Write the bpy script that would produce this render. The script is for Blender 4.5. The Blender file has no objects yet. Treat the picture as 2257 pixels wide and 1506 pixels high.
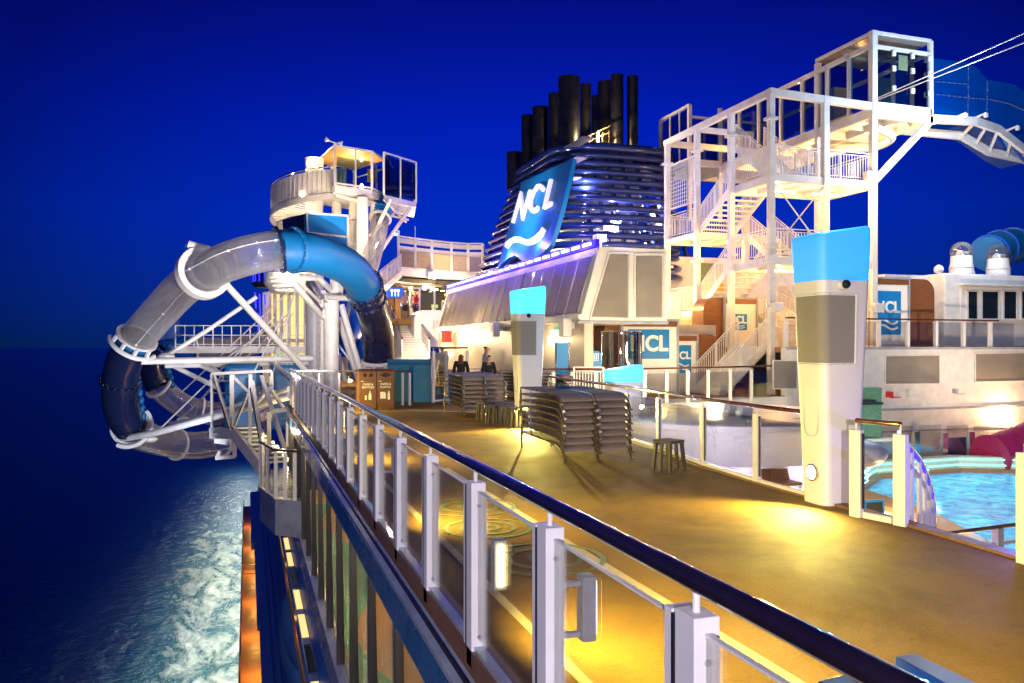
import bpy, math, random
from mathutils import Vector, Matrix
random.seed(7)
R = math.radians
scn = bpy.context.scene
# ------------------------------------------------------------------ camera
F = 1755.0; UC = 1128.5; VH = 765.0; TH = R(18.39); CAMZ = 1.8
S, K = math.sin(TH), math.cos(TH)
cam = bpy.data.cameras.new('camera'); camo = bpy.data.objects.new('camera', cam)
scn.collection.objects.link(camo); scn.camera = camo
camo.location = (0, 0, CAMZ); camo.rotation_euler = (R(90), 0, -TH)
cam.sensor_width = 36; cam.lens = 36 * F / 2257; cam.shift_y = 12 / 2257
cam.clip_start = 0.05; cam.clip_end = 60000
# ------------------------------------------------------------------ world: late dusk sky, deep blue
w = bpy.data.worlds.new('World'); scn.world = w; w.use_nodes = True
nt = w.node_tree; N = nt.nodes; L = nt.links
for n in list(N): N.remove(n)
out = N.new('ShaderNodeOutputWorld'); bg = N.new('ShaderNodeBackground')
tc = N.new('ShaderNodeTexCoord'); sep = N.new('ShaderNodeSeparateXYZ')
L.new(tc.outputs['Generated'], sep.inputs[0])
rp = N.new('ShaderNodeValToRGB'); L.new(sep.outputs['Z'], rp.inputs[0])
cr = rp.color_ramp
stops = [(0.0, (0.001, 0.018, 0.135, 1)), (0.05, (0.001, 0.020, 0.23, 1)), (0.15, (0.000, 0.019, 0.38, 1)),
         (0.27, (0.000, 0.010, 0.35, 1)), (0.40, (0.001, 0.004, 0.20, 1)), (1.0, (0.001, 0.003, 0.12, 1))]
cr.elements[0].position = 0; cr.elements[0].color = stops[0][1]
cr.elements[1].position = 1; cr.elements[1].color = stops[-1][1]
for p, c in stops[1:-1]:
    e = cr.elements.new(p); e.color = c
# the glow of the last light ahead of the ship
dot = N.new('ShaderNodeVectorMath'); dot.operation = 'DOT_PRODUCT'
L.new(tc.outputs['Generated'], dot.inputs[0]); dot.inputs[1].default_value = (math.sin(R(20)), math.cos(R(20)), 0.0)
mr = N.new('ShaderNodeMapRange'); L.new(dot.outputs['Value'], mr.inputs[0])
mr.inputs[1].default_value = 0.80; mr.inputs[2].default_value = 0.97; mr.inputs[3].default_value = 0.42; mr.inputs[4].default_value = 1.1
mu = N.new('ShaderNodeMath'); mu.operation = 'MULTIPLY'; L.new(mr.outputs[0], mu.inputs[0]); mu.inputs[1].default_value = 1.0
L.new(rp.outputs[0], bg.inputs[0]); L.new(mu.outputs[0], bg.inputs[1]); L.new(bg.outputs[0], out.inputs[0])
# ------------------------------------------------------------------ moon-like sun, faint
sl = bpy.data.lights.new('sun', 'SUN'); so = bpy.data.objects.new('sun', sl); scn.collection.objects.link(so)
sl.energy = 0.10; sl.angle = R(10); sl.color = (0.8, 0.85, 1.0); so.rotation_euler = (R(50), 0, R(-60))
vs = scn.view_settings
vs.view_transform = 'Standard'; vs.look = 'None'; vs.exposure = 0.28; vs.gamma = 1.0; vs.use_curve_mapping = False
scn.render.engine = 'CYCLES'
scn.cycles.use_denoising = True
scn.cycles.max_bounces = 12; scn.cycles.transparent_max_bounces = 32
scn.cycles.diffuse_bounces = 3; scn.cycles.glossy_bounces = 3; scn.cycles.transmission_bounces = 6
scn.cycles.sample_clamp_indirect = 4.0
scn.cycles.caustics_reflective = False; scn.cycles.caustics_refractive = False

# ------------------------------------------------------------------ helpers
COL = scn.collection
def V(*a): return Vector(a)
def C(u, v, d):
    r = d * (u - UC) / F
    return V(d * S + r * K, d * K - r * S, CAMZ + d * (VH - v) / F)
def ray(u, v): return C(u, v, 1.0) - V(0, 0, CAMZ)
def onp(u, v, p0, n):
    o = V(0, 0, CAMZ); r = ray(u, v)
    return o + r * ((Vector(p0) - o).dot(n) / r.dot(n))
def atz(u, v, z): return onp(u, v, (0, 0, z), V(0, 0, 1))
def atY(u, v, y): return onp(u, v, (0, y, 0), V(0, 1, 0))
def atX(u, v, x): return onp(u, v, (x, 0, 0), V(1, 0, 0))

class MB:
    def __init__(s): s.v = []; s.f = []
    def add(s, vs, fs):
        b = len(s.v); s.v += [tuple(x) for x in vs]; s.f += [tuple(i + b for i in f) for f in fs]; return s
    def box(s, x0, x1, y0, y1, z0, z1):
        return s.add([(x0,y0,z0),(x1,y0,z0),(x1,y1,z0),(x0,y1,z0),(x0,y0,z1),(x1,y0,z1),(x1,y1,z1),(x0,y1,z1)],
                     [(0,3,2,1),(4,5,6,7),(0,1,5,4),(1,2,6,5),(2,3,7,6),(3,0,4,7)])
    def hexa(s, a, b):   # two quads (lists of 4) joined
        return s.add(list(a) + list(b), [(0,3,2,1),(4,5,6,7),(0,1,5,4),(1,2,6,5),(2,3,7,6),(3,0,4,7)])
    def bar(s, p, q, w, h=None, up=None):
        p = Vector(p); q = Vector(q); h = h or w
        d = (q - p)
        if d.length < 1e-6: return s
        d.normalize(); up = Vector(up) if up else (V(0,0,1) if abs(d.z) < .95 else V(0,1,0))
        a = d.cross(up).normalized(); b = a.cross(d).normalized()
        a *= w/2; b *= h/2
        return s.hexa([p-a-b, p+a-b, p+a+b, p-a+b], [q-a-b, q+a-b, q+a+b, q-a+b])
    def prism(s, pts, vec):
        n = len(pts); vec = Vector(vec); pts = [Vector(p) for p in pts]
        return s.add(pts + [p + vec for p in pts], [tuple(range(n))[::-1], tuple(range(n, 2*n))] +
                     [(i, (i+1) % n, n + (i+1) % n, n + i) for i in range(n)])
    def tube(s, pts, r, seg=10, closed=False, caps=True):
        pts = [Vector(p) for p in pts]; n = len(pts)
        rs = r if isinstance(r, (list, tuple)) else [r]*n
        ts = []
        for i in range(n):
            a = pts[(i-1) % n] if (closed or i > 0) else pts[i]
            b = pts[(i+1) % n] if (closed or i < n-1) else pts[i]
            ts.append((b-a).normalized())
        ref = V(0,0,1) if abs(ts[0].z) < .9 else V(1,0,0)
        nn = (ref - ts[0]*ref.dot(ts[0])).normalized(); vs = []
        for i in range(n):
            nn = (nn - ts[i]*nn.dot(ts[i])).normalized(); bb = ts[i].cross(nn)
            for k in range(seg):
                t = 2*math.pi*k/seg
                vs.append(pts[i] + (nn*math.cos(t) + bb*math.sin(t))*rs[i])
        fs = []
        for i in range(n if closed else n-1):
            for k in range(seg):
                a = i*seg+k; b = i*seg+(k+1) % seg; c = ((i+1) % n)*seg+(k+1) % seg; d = ((i+1) % n)*seg+k
                fs.append((a, b, c, d))
        if caps and not closed:
            fs.append(tuple(range(seg))[::-1]); fs.append(tuple((n-1)*seg+k for k in range(seg)))
        return s.add(vs, fs)
    def lathe(s, c, prof, seg=32, ax=None, a0=0, a1=2*math.pi):
        c = Vector(c); ax = Vector(ax).normalized() if ax else V(0,0,1)
        ref = V(1,0,0) if abs(ax.x) < .9 else V(0,1,0)
        p = (ref - ax*ref.dot(ax)).normalized(); q = ax.cross(p)
        full = abs(a1-a0-2*math.pi) < 1e-6; m = seg if full else seg+1; vs = []
        for (r, z) in prof:
            for k in range(m):
                t = a0 + (a1-a0)*k/seg
                vs.append(c + ax*z + (p*math.cos(t)+q*math.sin(t))*r)
        fs = []
        for i in range(len(prof)-1):
            for k in range(seg):
                k2 = (k+1) % m
                fs.append((i*m+k, i*m+k2, (i+1)*m+k2, (i+1)*m+k))
        return s.add(vs, fs)
    def ball(s, c, r, seg=16, sc=(1,1,1)):
        c = Vector(c); vs = []; fs = []
        for i in range(seg//2+1):
            ph = math.pi*i/(seg//2)
            for k in range(seg):
                t = 2*math.pi*k/seg
                vs.append(c + V(math.sin(ph)*math.cos(t)*r*sc[0], math.sin(ph)*math.sin(t)*r*sc[1], math.cos(ph)*r*sc[2]))
        for i in range(seg//2):
            for k in range(seg):
                fs.append((i*seg+k, (i+1)*seg+k, (i+1)*seg+(k+1) % seg, i*seg+(k+1) % seg))
        return s.add(vs, fs)
    def build(s, name, mat, parent=None, smooth=False, bevel=0):
        me = bpy.data.meshes.new(name); me.from_pydata(s.v, [], s.f); me.update()
        me.materials.append(M[mat] if isinstance(mat, str) else mat)
        o = bpy.data.objects.new(name, me); COL.objects.link(o)
        if smooth:
            me.polygons.foreach_set('use_smooth', [True]*len(me.polygons))
            me.set_sharp_from_angle(angle=R(38))
        if bevel:
            m = o.modifiers.new('bevel', 'BEVEL'); m.width = bevel; m.segments = 2; m.limit_method = 'ANGLE'
        if parent is not None: o.parent = parent; o.matrix_parent_inverse = parent.matrix_basis.inverted()
        return o
def tag(o, label=None, cat=None, group=None, kind=None):
    if label:
        o['label'] = label
        if len(label.split()) > 16: print('LONGLABEL', len(label.split()), label)
    if cat: o['category'] = cat
    if group: o['group'] = group
    if kind: o['kind'] = kind
    return o
def thing(name, label, cat, loc=(0,0,0), group=None, rz=0):
    o = bpy.data.objects.new(name, None); COL.objects.link(o); o.location = loc; o.rotation_euler = (0,0,rz)
    o.empty_display_size = .2
    return tag(o, label, cat, group)
def copy_tree(o, parent=None):
    c = o.copy(); COL.objects.link(c)
    if parent is not None: c.parent = parent
    for ch in list(o.children): copy_tree(ch, c)
    return c
def part(mb, name, mat, par, label=None, **k):   # geometry in world coordinates when the Empty already stands at its place
    o = mb.build(name, mat, None, **k); o.parent = par
    if par.type == 'EMPTY': o.matrix_parent_inverse = Matrix.Translation(-Vector(par.location))
    if label: o['label'] = label
    return o
def struct(name, mb, mat, **k): return tag(mb.build(name, mat, None, **k), kind='structure')
def spline(pts, n=8):
    pts = [Vector(p) for p in pts]; o = []
    for i in range(len(pts)-1):
        p0 = pts[max(i-1,0)]; p1 = pts[i]; p2 = pts[i+1]; p3 = pts[min(i+2, len(pts)-1)]
        for k in range(n):
            t = k/n
            o.append(.5*((2*p1)+(p2-p0)*t+(2*p0-5*p1+4*p2-p3)*t*t+(3*p1-p0-3*p2+p3)*t**3))
    o.append(pts[-1]); return o
def text_mb(txt, origin, U, W, Nn, size=1.0, ext=0.0, off=0.0, align='CENTER'):
    cu = bpy.data.curves.new('tmp', 'FONT'); cu.body = txt; cu.size = size; cu.extrude = ext; cu.offset = off
    cu.align_x = align; cu.align_y = 'CENTER'; cu.resolution_u = 6
    o = bpy.data.objects.new('tmp', cu); COL.objects.link(o)
    dg = bpy.context.evaluated_depsgraph_get(); me = bpy.data.meshes.new_from_object(o.evaluated_get(dg))
    mb = MB(); origin = Vector(origin)
    mb.add([origin + Vector(U)*v.co.x + Vector(W)*v.co.y + Vector(Nn)*v.co.z for v in me.vertices], [tuple(p.vertices) for p in me.polygons])
    bpy.data.objects.remove(o); bpy.data.meshes.remove(me); bpy.data.curves.remove(cu)
    return mb
LG = 2.4      # overall level of the ship's lamps and the added fills
def lamp(kind, p, power, color, size=.2, to=None, blend=.5, cone=90, par=None):
    l = bpy.data.lights.new('lamp_light', kind); o = bpy.data.objects.new('lamp_light', l); COL.objects.link(o)
    l.energy = power*LG; l.color = color; o.location = p
    if kind == 'AREA': l.size = size
    else: l.shadow_soft_size = min(size, .04) if kind == 'POINT' else size
    if kind == 'SPOT': l.spot_size = R(cone); l.spot_blend = blend
    if to is not None:
        o.rotation_euler = (Vector(to)-Vector(p)).to_track_quat('-Z', 'Y').to_euler()
    if par is not None: o.parent = par
    return o

# ------------------------------------------------------------------ materials
M = {}
def mat(name, col, rough=.5, metal=0, spec=.5, noise=0, nscale=3, bump=0, bscale=40, emit=None, es=0, coat=0, stretch=None):
    m = bpy.data.materials.new(name); m.use_nodes = True; t = m.node_tree; b = t.nodes['Principled BSDF']
    b.inputs['Base Color'].default_value = (*col, 1); b.inputs['Roughness'].default_value = rough
    b.inputs['Metallic'].default_value = metal; b.inputs['Specular IOR Level'].default_value = spec
    b.inputs['Coat Weight'].default_value = coat
    if noise or bump:
        tcn = t.nodes.new('ShaderNodeTexCoord'); mp = t.nodes.new('ShaderNodeMapping'); t.links.new(tcn.outputs['Object'], mp.inputs[0])
        if stretch: mp.inputs['Scale'].default_value = stretch
    if noise:
        nz = t.nodes.new('ShaderNodeTexNoise'); nz.inputs['Scale'].default_value = nscale; nz.inputs['Detail'].default_value = 6; nz.inputs['Roughness'].default_value = .6
        t.links.new(mp.outputs[0], nz.inputs['Vector'])
        mr = t.nodes.new('ShaderNodeMapRange'); mr.inputs[1].default_value = .25; mr.inputs[2].default_value = .75
        mr.inputs[3].default_value = 1-noise; mr.inputs[4].default_value = 1+noise*.6; t.links.new(nz.outputs[0], mr.inputs[0])
        mx = t.nodes.new('ShaderNodeVectorMath'); mx.operation = 'SCALE'; mx.inputs[0].default_value = col
        t.links.new(mr.outputs[0], mx.inputs['Scale']); t.links.new(mx.outputs[0], b.inputs['Base Color'])
        r2 = t.nodes.new('ShaderNodeMapRange'); r2.inputs[1].default_value = .3; r2.inputs[2].default_value = .7
        r2.inputs[3].default_value = max(rough-.1, .03); r2.inputs[4].default_value = min(rough+.12, 1); t.links.new(nz.outputs[0], r2.inputs[0]); t.links.new(r2.outputs[0], b.inputs['Roughness'])
    if bump:
        nb = t.nodes.new('ShaderNodeTexNoise'); nb.inputs['Scale'].default_value = bscale; nb.inputs['Detail'].default_value = 4
        t.links.new(mp.outputs[0], nb.inputs['Vector'])
        bp = t.nodes.new('ShaderNodeBump'); bp.inputs['Strength'].default_value = bump; bp.inputs['Distance'].default_value = .02
        t.links.new(nb.outputs[0], bp.inputs['Height']); t.links.new(bp.outputs[0], b.inputs['Normal'])
    if emit: b.inputs['Emission Color'].default_value = (*emit, 1); b.inputs['Emission Strength'].default_value = es
    M[name] = m; return m
def glass(name, tint, refl=.12, haze=0, hcol=(.8,.8,.8), rough=.0):
    m = bpy.data.materials.new(name); m.use_nodes = True; t = m.node_tree
    for n in list(t.nodes): t.nodes.remove(n)
    o = t.nodes.new('ShaderNodeOutputMaterial'); tr = t.nodes.new('ShaderNodeBsdfTransparent'); tr.inputs[0].default_value = (*tint, 1)
    gl = t.nodes.new('ShaderNodeBsdfGlossy'); gl.inputs['Roughness'].default_value = rough
    lw = t.nodes.new('ShaderNodeLayerWeight'); lw.inputs[0].default_value = .35
    ma = t.nodes.new('ShaderNodeMath'); ma.operation = 'MULTIPLY_ADD'; ma.inputs[1].default_value = .42 if refl < .5 else .7; ma.inputs[2].default_value = refl*.3
    t.links.new(lw.outputs['Fresnel'], ma.inputs[0])
    ma.use_clamp = True
    last = tr
    if haze:
        di = t.nodes.new('ShaderNodeBsdfDiffuse'); di.inputs[0].default_value = (*hcol, 1)
        tl = t.nodes.new('ShaderNodeBsdfTranslucent'); tl.inputs[0].default_value = (*hcol, 1)
        ad = t.nodes.new('ShaderNodeMixShader'); ad.inputs[0].default_value = .5
        t.links.new(di.outputs[0], ad.inputs[1]); t.links.new(tl.outputs[0], ad.inputs[2])
        hz = t.nodes.new('ShaderNodeMixShader'); hz.inputs[0].default_value = haze
        lf = t.nodes.new('ShaderNodeLayerWeight'); lf.inputs[0].default_value = .4
        mf = t.nodes.new('ShaderNodeMath'); mf.operation = 'MULTIPLY_ADD'; mf.inputs[1].default_value = haze*3.2; mf.inputs[2].default_value = haze*.35; mf.use_clamp = True
        t.links.new(lf.outputs['Facing'], mf.inputs[0]); t.links.new(mf.outputs[0], hz.inputs[0])
        t.links.new(tr.outputs[0], hz.inputs[1]); t.links.new(ad.outputs[0], hz.inputs[2]); last = hz
    mx = t.nodes.new('ShaderNodeMixShader'); t.links.new(ma.outputs[0], mx.inputs[0])
    t.links.new(last.outputs[0], mx.inputs[1]); t.links.new(gl.outputs[0], mx.inputs[2]); t.links.new(mx.outputs[0], o.inputs[0])
    M[name] = m; return m
def emis(name, col, s, base=(.8,.8,.8)):
    m = mat(name, base, emit=col, es=s); return m

mat('white', (.78,.78,.78), .35, noise=.06, nscale=1.5)
mat('white_gloss', (.80,.80,.80), .34, noise=.05, nscale=1.2)
mat('post_white', (.76,.75,.76), .38, noise=.09, nscale=4)
mat('steel_white', (.74,.73,.70), .42, noise=.17, nscale=2.8)
mat('grey_paint', (.42,.43,.46), .4, noise=.10, nscale=2)
mat('grille', (.30,.28,.25), .45, metal=.4, noise=.08, nscale=3)
mat('pylon_grille', (.31,.30,.27), .5, noise=.28, nscale=160, bump=.6, bscale=180)
mat('wall_metal', (.50,.45,.38), .35, noise=.1, nscale=1.5)
mat('blue_paint', (.035,.13,.30), .25, noise=.15, nscale=3, coat=.5)
mat('ledge', (.36,.40,.46), .16, noise=.3, nscale=2.2, coat=.6)
mat('deck', (.27,.155,.035), .72, spec=.25, noise=.16, nscale=.9, bump=.25, bscale=140)
def wear():
    t = M['deck'].node_tree; b = t.nodes['Principled BSDF']; tcn = t.nodes.new('ShaderNodeTexCoord')
    old = b.inputs['Base Color'].links[0].from_socket
    n1 = t.nodes.new('ShaderNodeTexNoise'); n1.inputs['Scale'].default_value = .55; n1.inputs['Detail'].default_value = 9; n1.inputs['Roughness'].default_value = .75; n1.inputs['Distortion'].default_value = .3
    t.links.new(tcn.outputs['Object'], n1.inputs['Vector'])
    r = t.nodes.new('ShaderNodeValToRGB'); r.color_ramp.elements[0].position = .36; r.color_ramp.elements[0].color = (.60,.57,.55,1); r.color_ramp.elements[1].position = .56; r.color_ramp.elements[1].color = (1,1,1,1)
    e = r.color_ramp.elements.new(.72); e.color = (1.0,1.0,1.0,1); e = r.color_ramp.elements.new(.80); e.color = (1.2,1.18,1.15,1)
    t.links.new(n1.outputs[0], r.inputs[0])
    n2 = t.nodes.new('ShaderNodeTexNoise'); n2.inputs['Scale'].default_value = 55; n2.inputs['Detail'].default_value = 3; t.links.new(tcn.outputs['Object'], n2.inputs['Vector'])
    mr = t.nodes.new('ShaderNodeMapRange'); mr.inputs[1].default_value = .3; mr.inputs[2].default_value = .7; mr.inputs[3].default_value = .80; mr.inputs[4].default_value = 1.15; t.links.new(n2.outputs[0], mr.inputs[0])
    m1 = t.nodes.new('ShaderNodeVectorMath'); m1.operation = 'MULTIPLY'; t.links.new(old, m1.inputs[0]); t.links.new(r.outputs[0], m1.inputs[1])
    m2 = t.nodes.new('ShaderNodeVectorMath'); m2.operation = 'SCALE'; t.links.new(m1.outputs[0], m2.inputs[0]); t.links.new(mr.outputs[0], m2.inputs['Scale'])
    t.links.new(m2.outputs[0], b.inputs['Base Color'])
wear()
mat('deck_line', (.52,.44,.32), .6, noise=.2, nscale=8)
mat('teal_line', (.17,.22,.12), .6, noise=.25, nscale=8)
mat('kerb', (.20,.10,.06), .5, noise=.2, nscale=6)
mat('wood_rail', (.10,.035,.015), .18, noise=.2, nscale=12, coat=.8)
mat('dark_rail', (.018,.012,.02), .12, noise=.3, nscale=9, coat=1)
mat('wood', (.22,.085,.03), .4, noise=.35, nscale=3, stretch=(1,1,9))
mat('bin_brown', (.17,.08,.045), .5, noise=.1, nscale=4)
mat('navy', (.008,.014,.055), .22, noise=.15, nscale=1.5, coat=.3)
mat('teal_tube', (.0,.105,.29), .46, noise=.08, nscale=1)
mat('blue_tube', (.0,.07,.42), .35, noise=.1, nscale=1)
mat('sign_blue', (.0,.20,.56), .5, noise=.05, nscale=3)
mat('blue_wall', (.0,.13,.36), .6, noise=.12, nscale=3)
mat('louver', (.020,.042,.20), .12, metal=.35, noise=.15, nscale=2, coat=.7)
mat('funnel_inner', (.13,.13,.17), .4, noise=.3, nscale=1.2)
mat('exhaust', (.006,.006,.008), .35, noise=.4, nscale=3)
mat('chrome', (.75,.75,.72), .08, metal=1)
mat('stool_dark', (.06,.052,.045), .45, noise=.2, nscale=8)
mat('rubber', (.01,.01,.015), .5)
mat('fabric', (.30,.235,.22), .85, noise=.25, nscale=30, bump=.4, bscale=400)
mat('bronze', (.13,.105,.06), .3, metal=.5, noise=.1, nscale=8)
mat('strap', (.02,.12,.55), .5)
mat('pool_tile', (.45,.55,.50), .3, noise=.1, nscale=5)
mat('pool_deck', (.38,.27,.15), .45, noise=.15, nscale=2.5, bump=.1, bscale=50)
mat('teak', (.30,.16,.075), .45, noise=.2, nscale=3)
mat('pink', (.32,.02,.10), .3, noise=.08, nscale=2)
mat('promenade', (.42,.20,.06), .5, noise=.25, nscale=1.6)
mat('blue_roof', (.03,.12,.42), .45, noise=.15, nscale=.8)
mat('lifeboat', (.10,.28,.50), .5, noise=.25, nscale=1)
mat('dark_interior', (.05,.045,.04), .6, noise=.4, nscale=2)
mat('green_floor', (.06,.34,.16), .5, noise=.1, nscale=3)
mat('tan_floor', (.55,.30,.08), .5, noise=.1, nscale=3)
mat('mullion', (.30,.28,.17), .35, noise=.1, nscale=4)
mat('skin', (.50,.27,.19), .6)
mat('hair_dark', (.03,.015,.01), .6, noise=.4, nscale=30)
mat('hair_red', (.16,.04,.02), .55, noise=.4, nscale=30)
mat('cloth_black', (.012,.015,.02), .85)
mat('cloth_white', (.60,.60,.66), .8)
mat('cloth_blue', (.17,.36,.50), .85)
mat('cloth_grey', (.16,.17,.20), .85)
mat('cloth_tan', (.42,.33,.25), .85)
mat('cloth_red', (.50,.02,.03), .8)
mat('cloth_navy', (.02,.05,.22), .85)
mat('yellow_sign', (.75,.45,.02), .5)
mat('red_sign', (.6,.03,.02), .5)
mat('print_white', (.85,.85,.82), .6)
mat('green_wall', (.10,.28,.18), .3, noise=.5, nscale=25, bump=.5, bscale=60)
mat('lens_dark', (.01,.02,.025), .08)
glass('glass', (.975,.985,.98), .06)
glass('glass_dark', (.50,.64,.72), .25)
glass('glass_blue', (.20,.42,.66), .25)
glass('acrylic', (.95,.97,.99), .25, haze=.14, hcol=(.92,.92,.95))
glass('glass_warm_sheen', (.95,.9,.8), .1, haze=.45, hcol=(.8,.66,.42))  # warm haze colour stands in for warm reflections on the terrace screen
glass('mirror_glass', (.75,.80,.72), .9)
glass('slide_blue', (.02,.10,.60), .10, haze=.7, hcol=(.0,.16,.85))
glass('dome_clear', (.9,.92,.95), .5, haze=.12)
emis('lamp_warm', (1,.78,.42), 14)
emis('lamp_white', (1,.90,.72), 10)
emis('lamp_yellow', (1,.80,.25), 12)
emis('led_blue', (.03,.02,1.0), 2.2, (.01,.01,.05))
emis('led_white', (.50,.60,1.0), 2.2, (.1,.1,.3))
emis('led_violet', (.025,.0,1.0), 1.3, (.01,.01,.05))
emis('led_cyan', (.35,.95,.85), 1.0, (.1,.3,.3))
emis('cap_blue', (.0,.30,1.0), .95, (.1,.3,.6))
emis('cap_cyan', (.03,.62,.95), 1.0, (.2,.6,.8))
emis('screen', (.01,.08,.55), 1.4, (0,0,0))
emis('screen_white', (.8,.9,1.0), 1.6)
emis('exit_green', (.1,.9,.5), 2)
emis('window_warm', (1,.62,.22), 1.1, (.5,.3,.1))
emis('window_green', (.5,.85,.35), .55, (.3,.4,.2))
emis('sign_letter', (1,.86,.92), .62)
emis('neon', (.1,.45,1.0), 2.5)
# louvre pattern for vent panels: fine slats as bump plus tone
def slat_mat(name, col, axis, scale):
    m = mat(name, col, .5, metal=.15); t = m.node_tree; b = t.nodes['Principled BSDF']
    tcn = t.nodes.new('ShaderNodeTexCoord'); wv = t.nodes.new('ShaderNodeTexWave'); wv.bands_direction = axis; wv.inputs['Scale'].default_value = scale
    wv.inputs['Distortion'].default_value = .05
    t.links.new(tcn.outputs['Object'], wv.inputs[0])
    bp = t.nodes.new('ShaderNodeBump'); bp.inputs['Strength'].default_value = .5; bp.inputs['Distance'].default_value = .02
    t.links.new(wv.outputs['Fac'], bp.inputs['Height']); t.links.new(bp.outputs[0], b.inputs['Normal'])
    nz = t.nodes.new('ShaderNodeTexNoise'); nz.inputs['Scale'].default_value = 1.3; t.links.new(tcn.outputs['Object'], nz.inputs['Vector'])
    mr = t.nodes.new('ShaderNodeMapRange'); mr.inputs[3].default_value = .7; mr.inputs[4].default_value = 1.25; t.links.new(nz.outputs[0], mr.inputs[0])
    mx = t.nodes.new('ShaderNodeVectorMath'); mx.operation = 'SCALE'; mx.inputs[0].default_value = col; t.links.new(mr.outputs[0], mx.inputs['Scale']); t.links.new(mx.outputs[0], b.inputs['Base Color'])
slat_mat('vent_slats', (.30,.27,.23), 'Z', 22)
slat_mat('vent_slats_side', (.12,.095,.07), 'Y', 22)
# pool water
def water_mats():
    m = mat('pool_water', (.01,.25,.40), .05); t = m.node_tree; b = t.nodes['Principled BSDF']
    tcn = t.nodes.new('ShaderNodeTexCoord'); nz = t.nodes.new('ShaderNodeTexNoise'); nz.inputs['Scale'].default_value = 2.2; nz.inputs['Detail'].default_value = 4; nz.inputs['Distortion'].default_value = 1.2
    t.links.new(tcn.outputs['Object'], nz.inputs['Vector'])
    r = t.nodes.new('ShaderNodeValToRGB'); r.color_ramp.elements[0].position = .38; r.color_ramp.elements[0].color = (.0,.18,.46,1)
    r.color_ramp.elements[1].position = .66; r.color_ramp.elements[1].color = (.03,.45,.66,1)
    t.links.new(nz.outputs[0], r.inputs[0]); t.links.new(r.outputs[0], b.inputs['Base Color'])
    t.links.new(r.outputs[0], b.inputs['Emission Color']); b.inputs['Emission Strength'].default_value = .85   # underwater glow put into the water's emission
    bp = t.nodes.new('ShaderNodeBump'); bp.inputs['Strength'].default_value = .5; bp.inputs['Distance'].default_value = .06
    t.links.new(nz.outputs[0], bp.inputs['Height']); t.links.new(bp.outputs[0], b.inputs['Normal'])
    # sea, with the aerated wake running along the hull
    m = mat('sea_water', (.004,.02,.05), .12); t = m.node_tree; b = t.nodes['Principled BSDF']
    def nd(k): return t.nodes.new(k)
    def mth(op, a=None, bb=None, c=None):
        n = nd('ShaderNodeMath'); n.operation = op
        for i, x in enumerate((a, bb, c)):
            if x is None: continue
            if isinstance(x, (int, float)): n.inputs[i].default_value = x
            else: t.links.new(x, n.inputs[i])
        return n.outputs[0]
    g = nd('ShaderNodeNewGeometry'); sp = nd('ShaderNodeSeparateXYZ'); t.links.new(g.outputs['Position'], sp.inputs[0])
    x, y = sp.outputs['X'], sp.outputs['Y']
    def noise(scale, det=6, dist=0, rough=.6, vec=None):
        n = nd('ShaderNodeTexNoise'); n.inputs['Scale'].default_value = scale; n.inputs['Detail'].default_value = det
        n.inputs['Distortion'].default_value = dist; n.inputs['Roughness'].default_value = rough
        t.links.new(vec or g.outputs['Position'], n.inputs['Vector']); return n.outputs[0]
    mp = nd('ShaderNodeMapping'); mp.inputs['Scale'].default_value = (1, .45, 1); t.links.new(g.outputs['Position'], mp.inputs[0]); vec = mp.outputs[0]
    n1 = noise(.10, 3, 0, .5); n2 = noise(.55, 8, 2.2, .72, vec); n3 = noise(.22, 6, 1.5, .6, vec)
    # outboard edge of the wake: x > -13 - meander
    edge = mth('MULTIPLY_ADD', n1, 10.0, -18.5)
    near = nd('ShaderNodeMapRange'); t.links.new(y, near.inputs[0]); near.inputs[1].default_value = 170; near.inputs[2].default_value = 330; near.inputs[3].default_value = 1.0; near.inputs[4].default_value = .0
    dx = mth('SUBTRACT', x, edge)
    mask = nd('ShaderNodeMapRange'); t.links.new(dx, mask.inputs[0]); mask.inputs[1].default_value = -1.5; mask.inputs[2].default_value = 3.5
    mk = mth('MULTIPLY', mask.outputs[0], near.outputs[0])
    far = nd('ShaderNodeMapRange'); t.links.new(y, far.inputs[0]); far.inputs[1].default_value = 260; far.inputs[2].default_value = 620; far.inputs[3].default_value = .5; far.inputs[4].default_value = 0
    mk2 = mth('MAXIMUM', mk, mth('MULTIPLY', mask.outputs[0], far.outputs[0]))
    fo = mth('MULTIPLY_ADD', mk2, .40, mth('ADD', mth('MULTIPLY', n2, .45), mth('MULTIPLY', n3, .62)))
    fr = nd('ShaderNodeMapRange'); t.links.new(fo, fr.inputs[0]); fr.inputs[1].default_value = .87; fr.inputs[2].default_value = 1.06
    foam = mth('MULTIPLY', fr.outputs[0], mth('MINIMUM', mth('MULTIPLY', mk2, 3.0), 1.0))
    m2 = nd('ShaderNodeMapRange'); t.links.new(dx, m2.inputs[0]); m2.inputs[1].default_value = -7.0; m2.inputs[2].default_value = 4
    nt2 = nd('ShaderNodeMapRange'); t.links.new(y, nt2.inputs[0]); nt2.inputs[1].default_value = 95; nt2.inputs[2].default_value = 230; nt2.inputs[3].default_value = 1.0; nt2.inputs[4].default_value = .12
    teal = mth('MULTIPLY', m2.outputs[0], nt2.outputs[0])
    c1 = nd('ShaderNodeMix'); c1.data_type = 'RGBA'; c1.inputs[6].default_value = (.010,.035,.085,1); c1.inputs[7].default_value = (.012,.13,.13,1); t.links.new(teal, c1.inputs[0])
    c2 = nd('ShaderNodeMix'); c2.data_type = 'RGBA'; c2.inputs[7].default_value = (.78,.80,.68,1); t.links.new(foam, c2.inputs[0]); t.links.new(c1.outputs[2], c2.inputs[6])
    t.links.new(c2.outputs[2], b.inputs['Base Color'])
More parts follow.
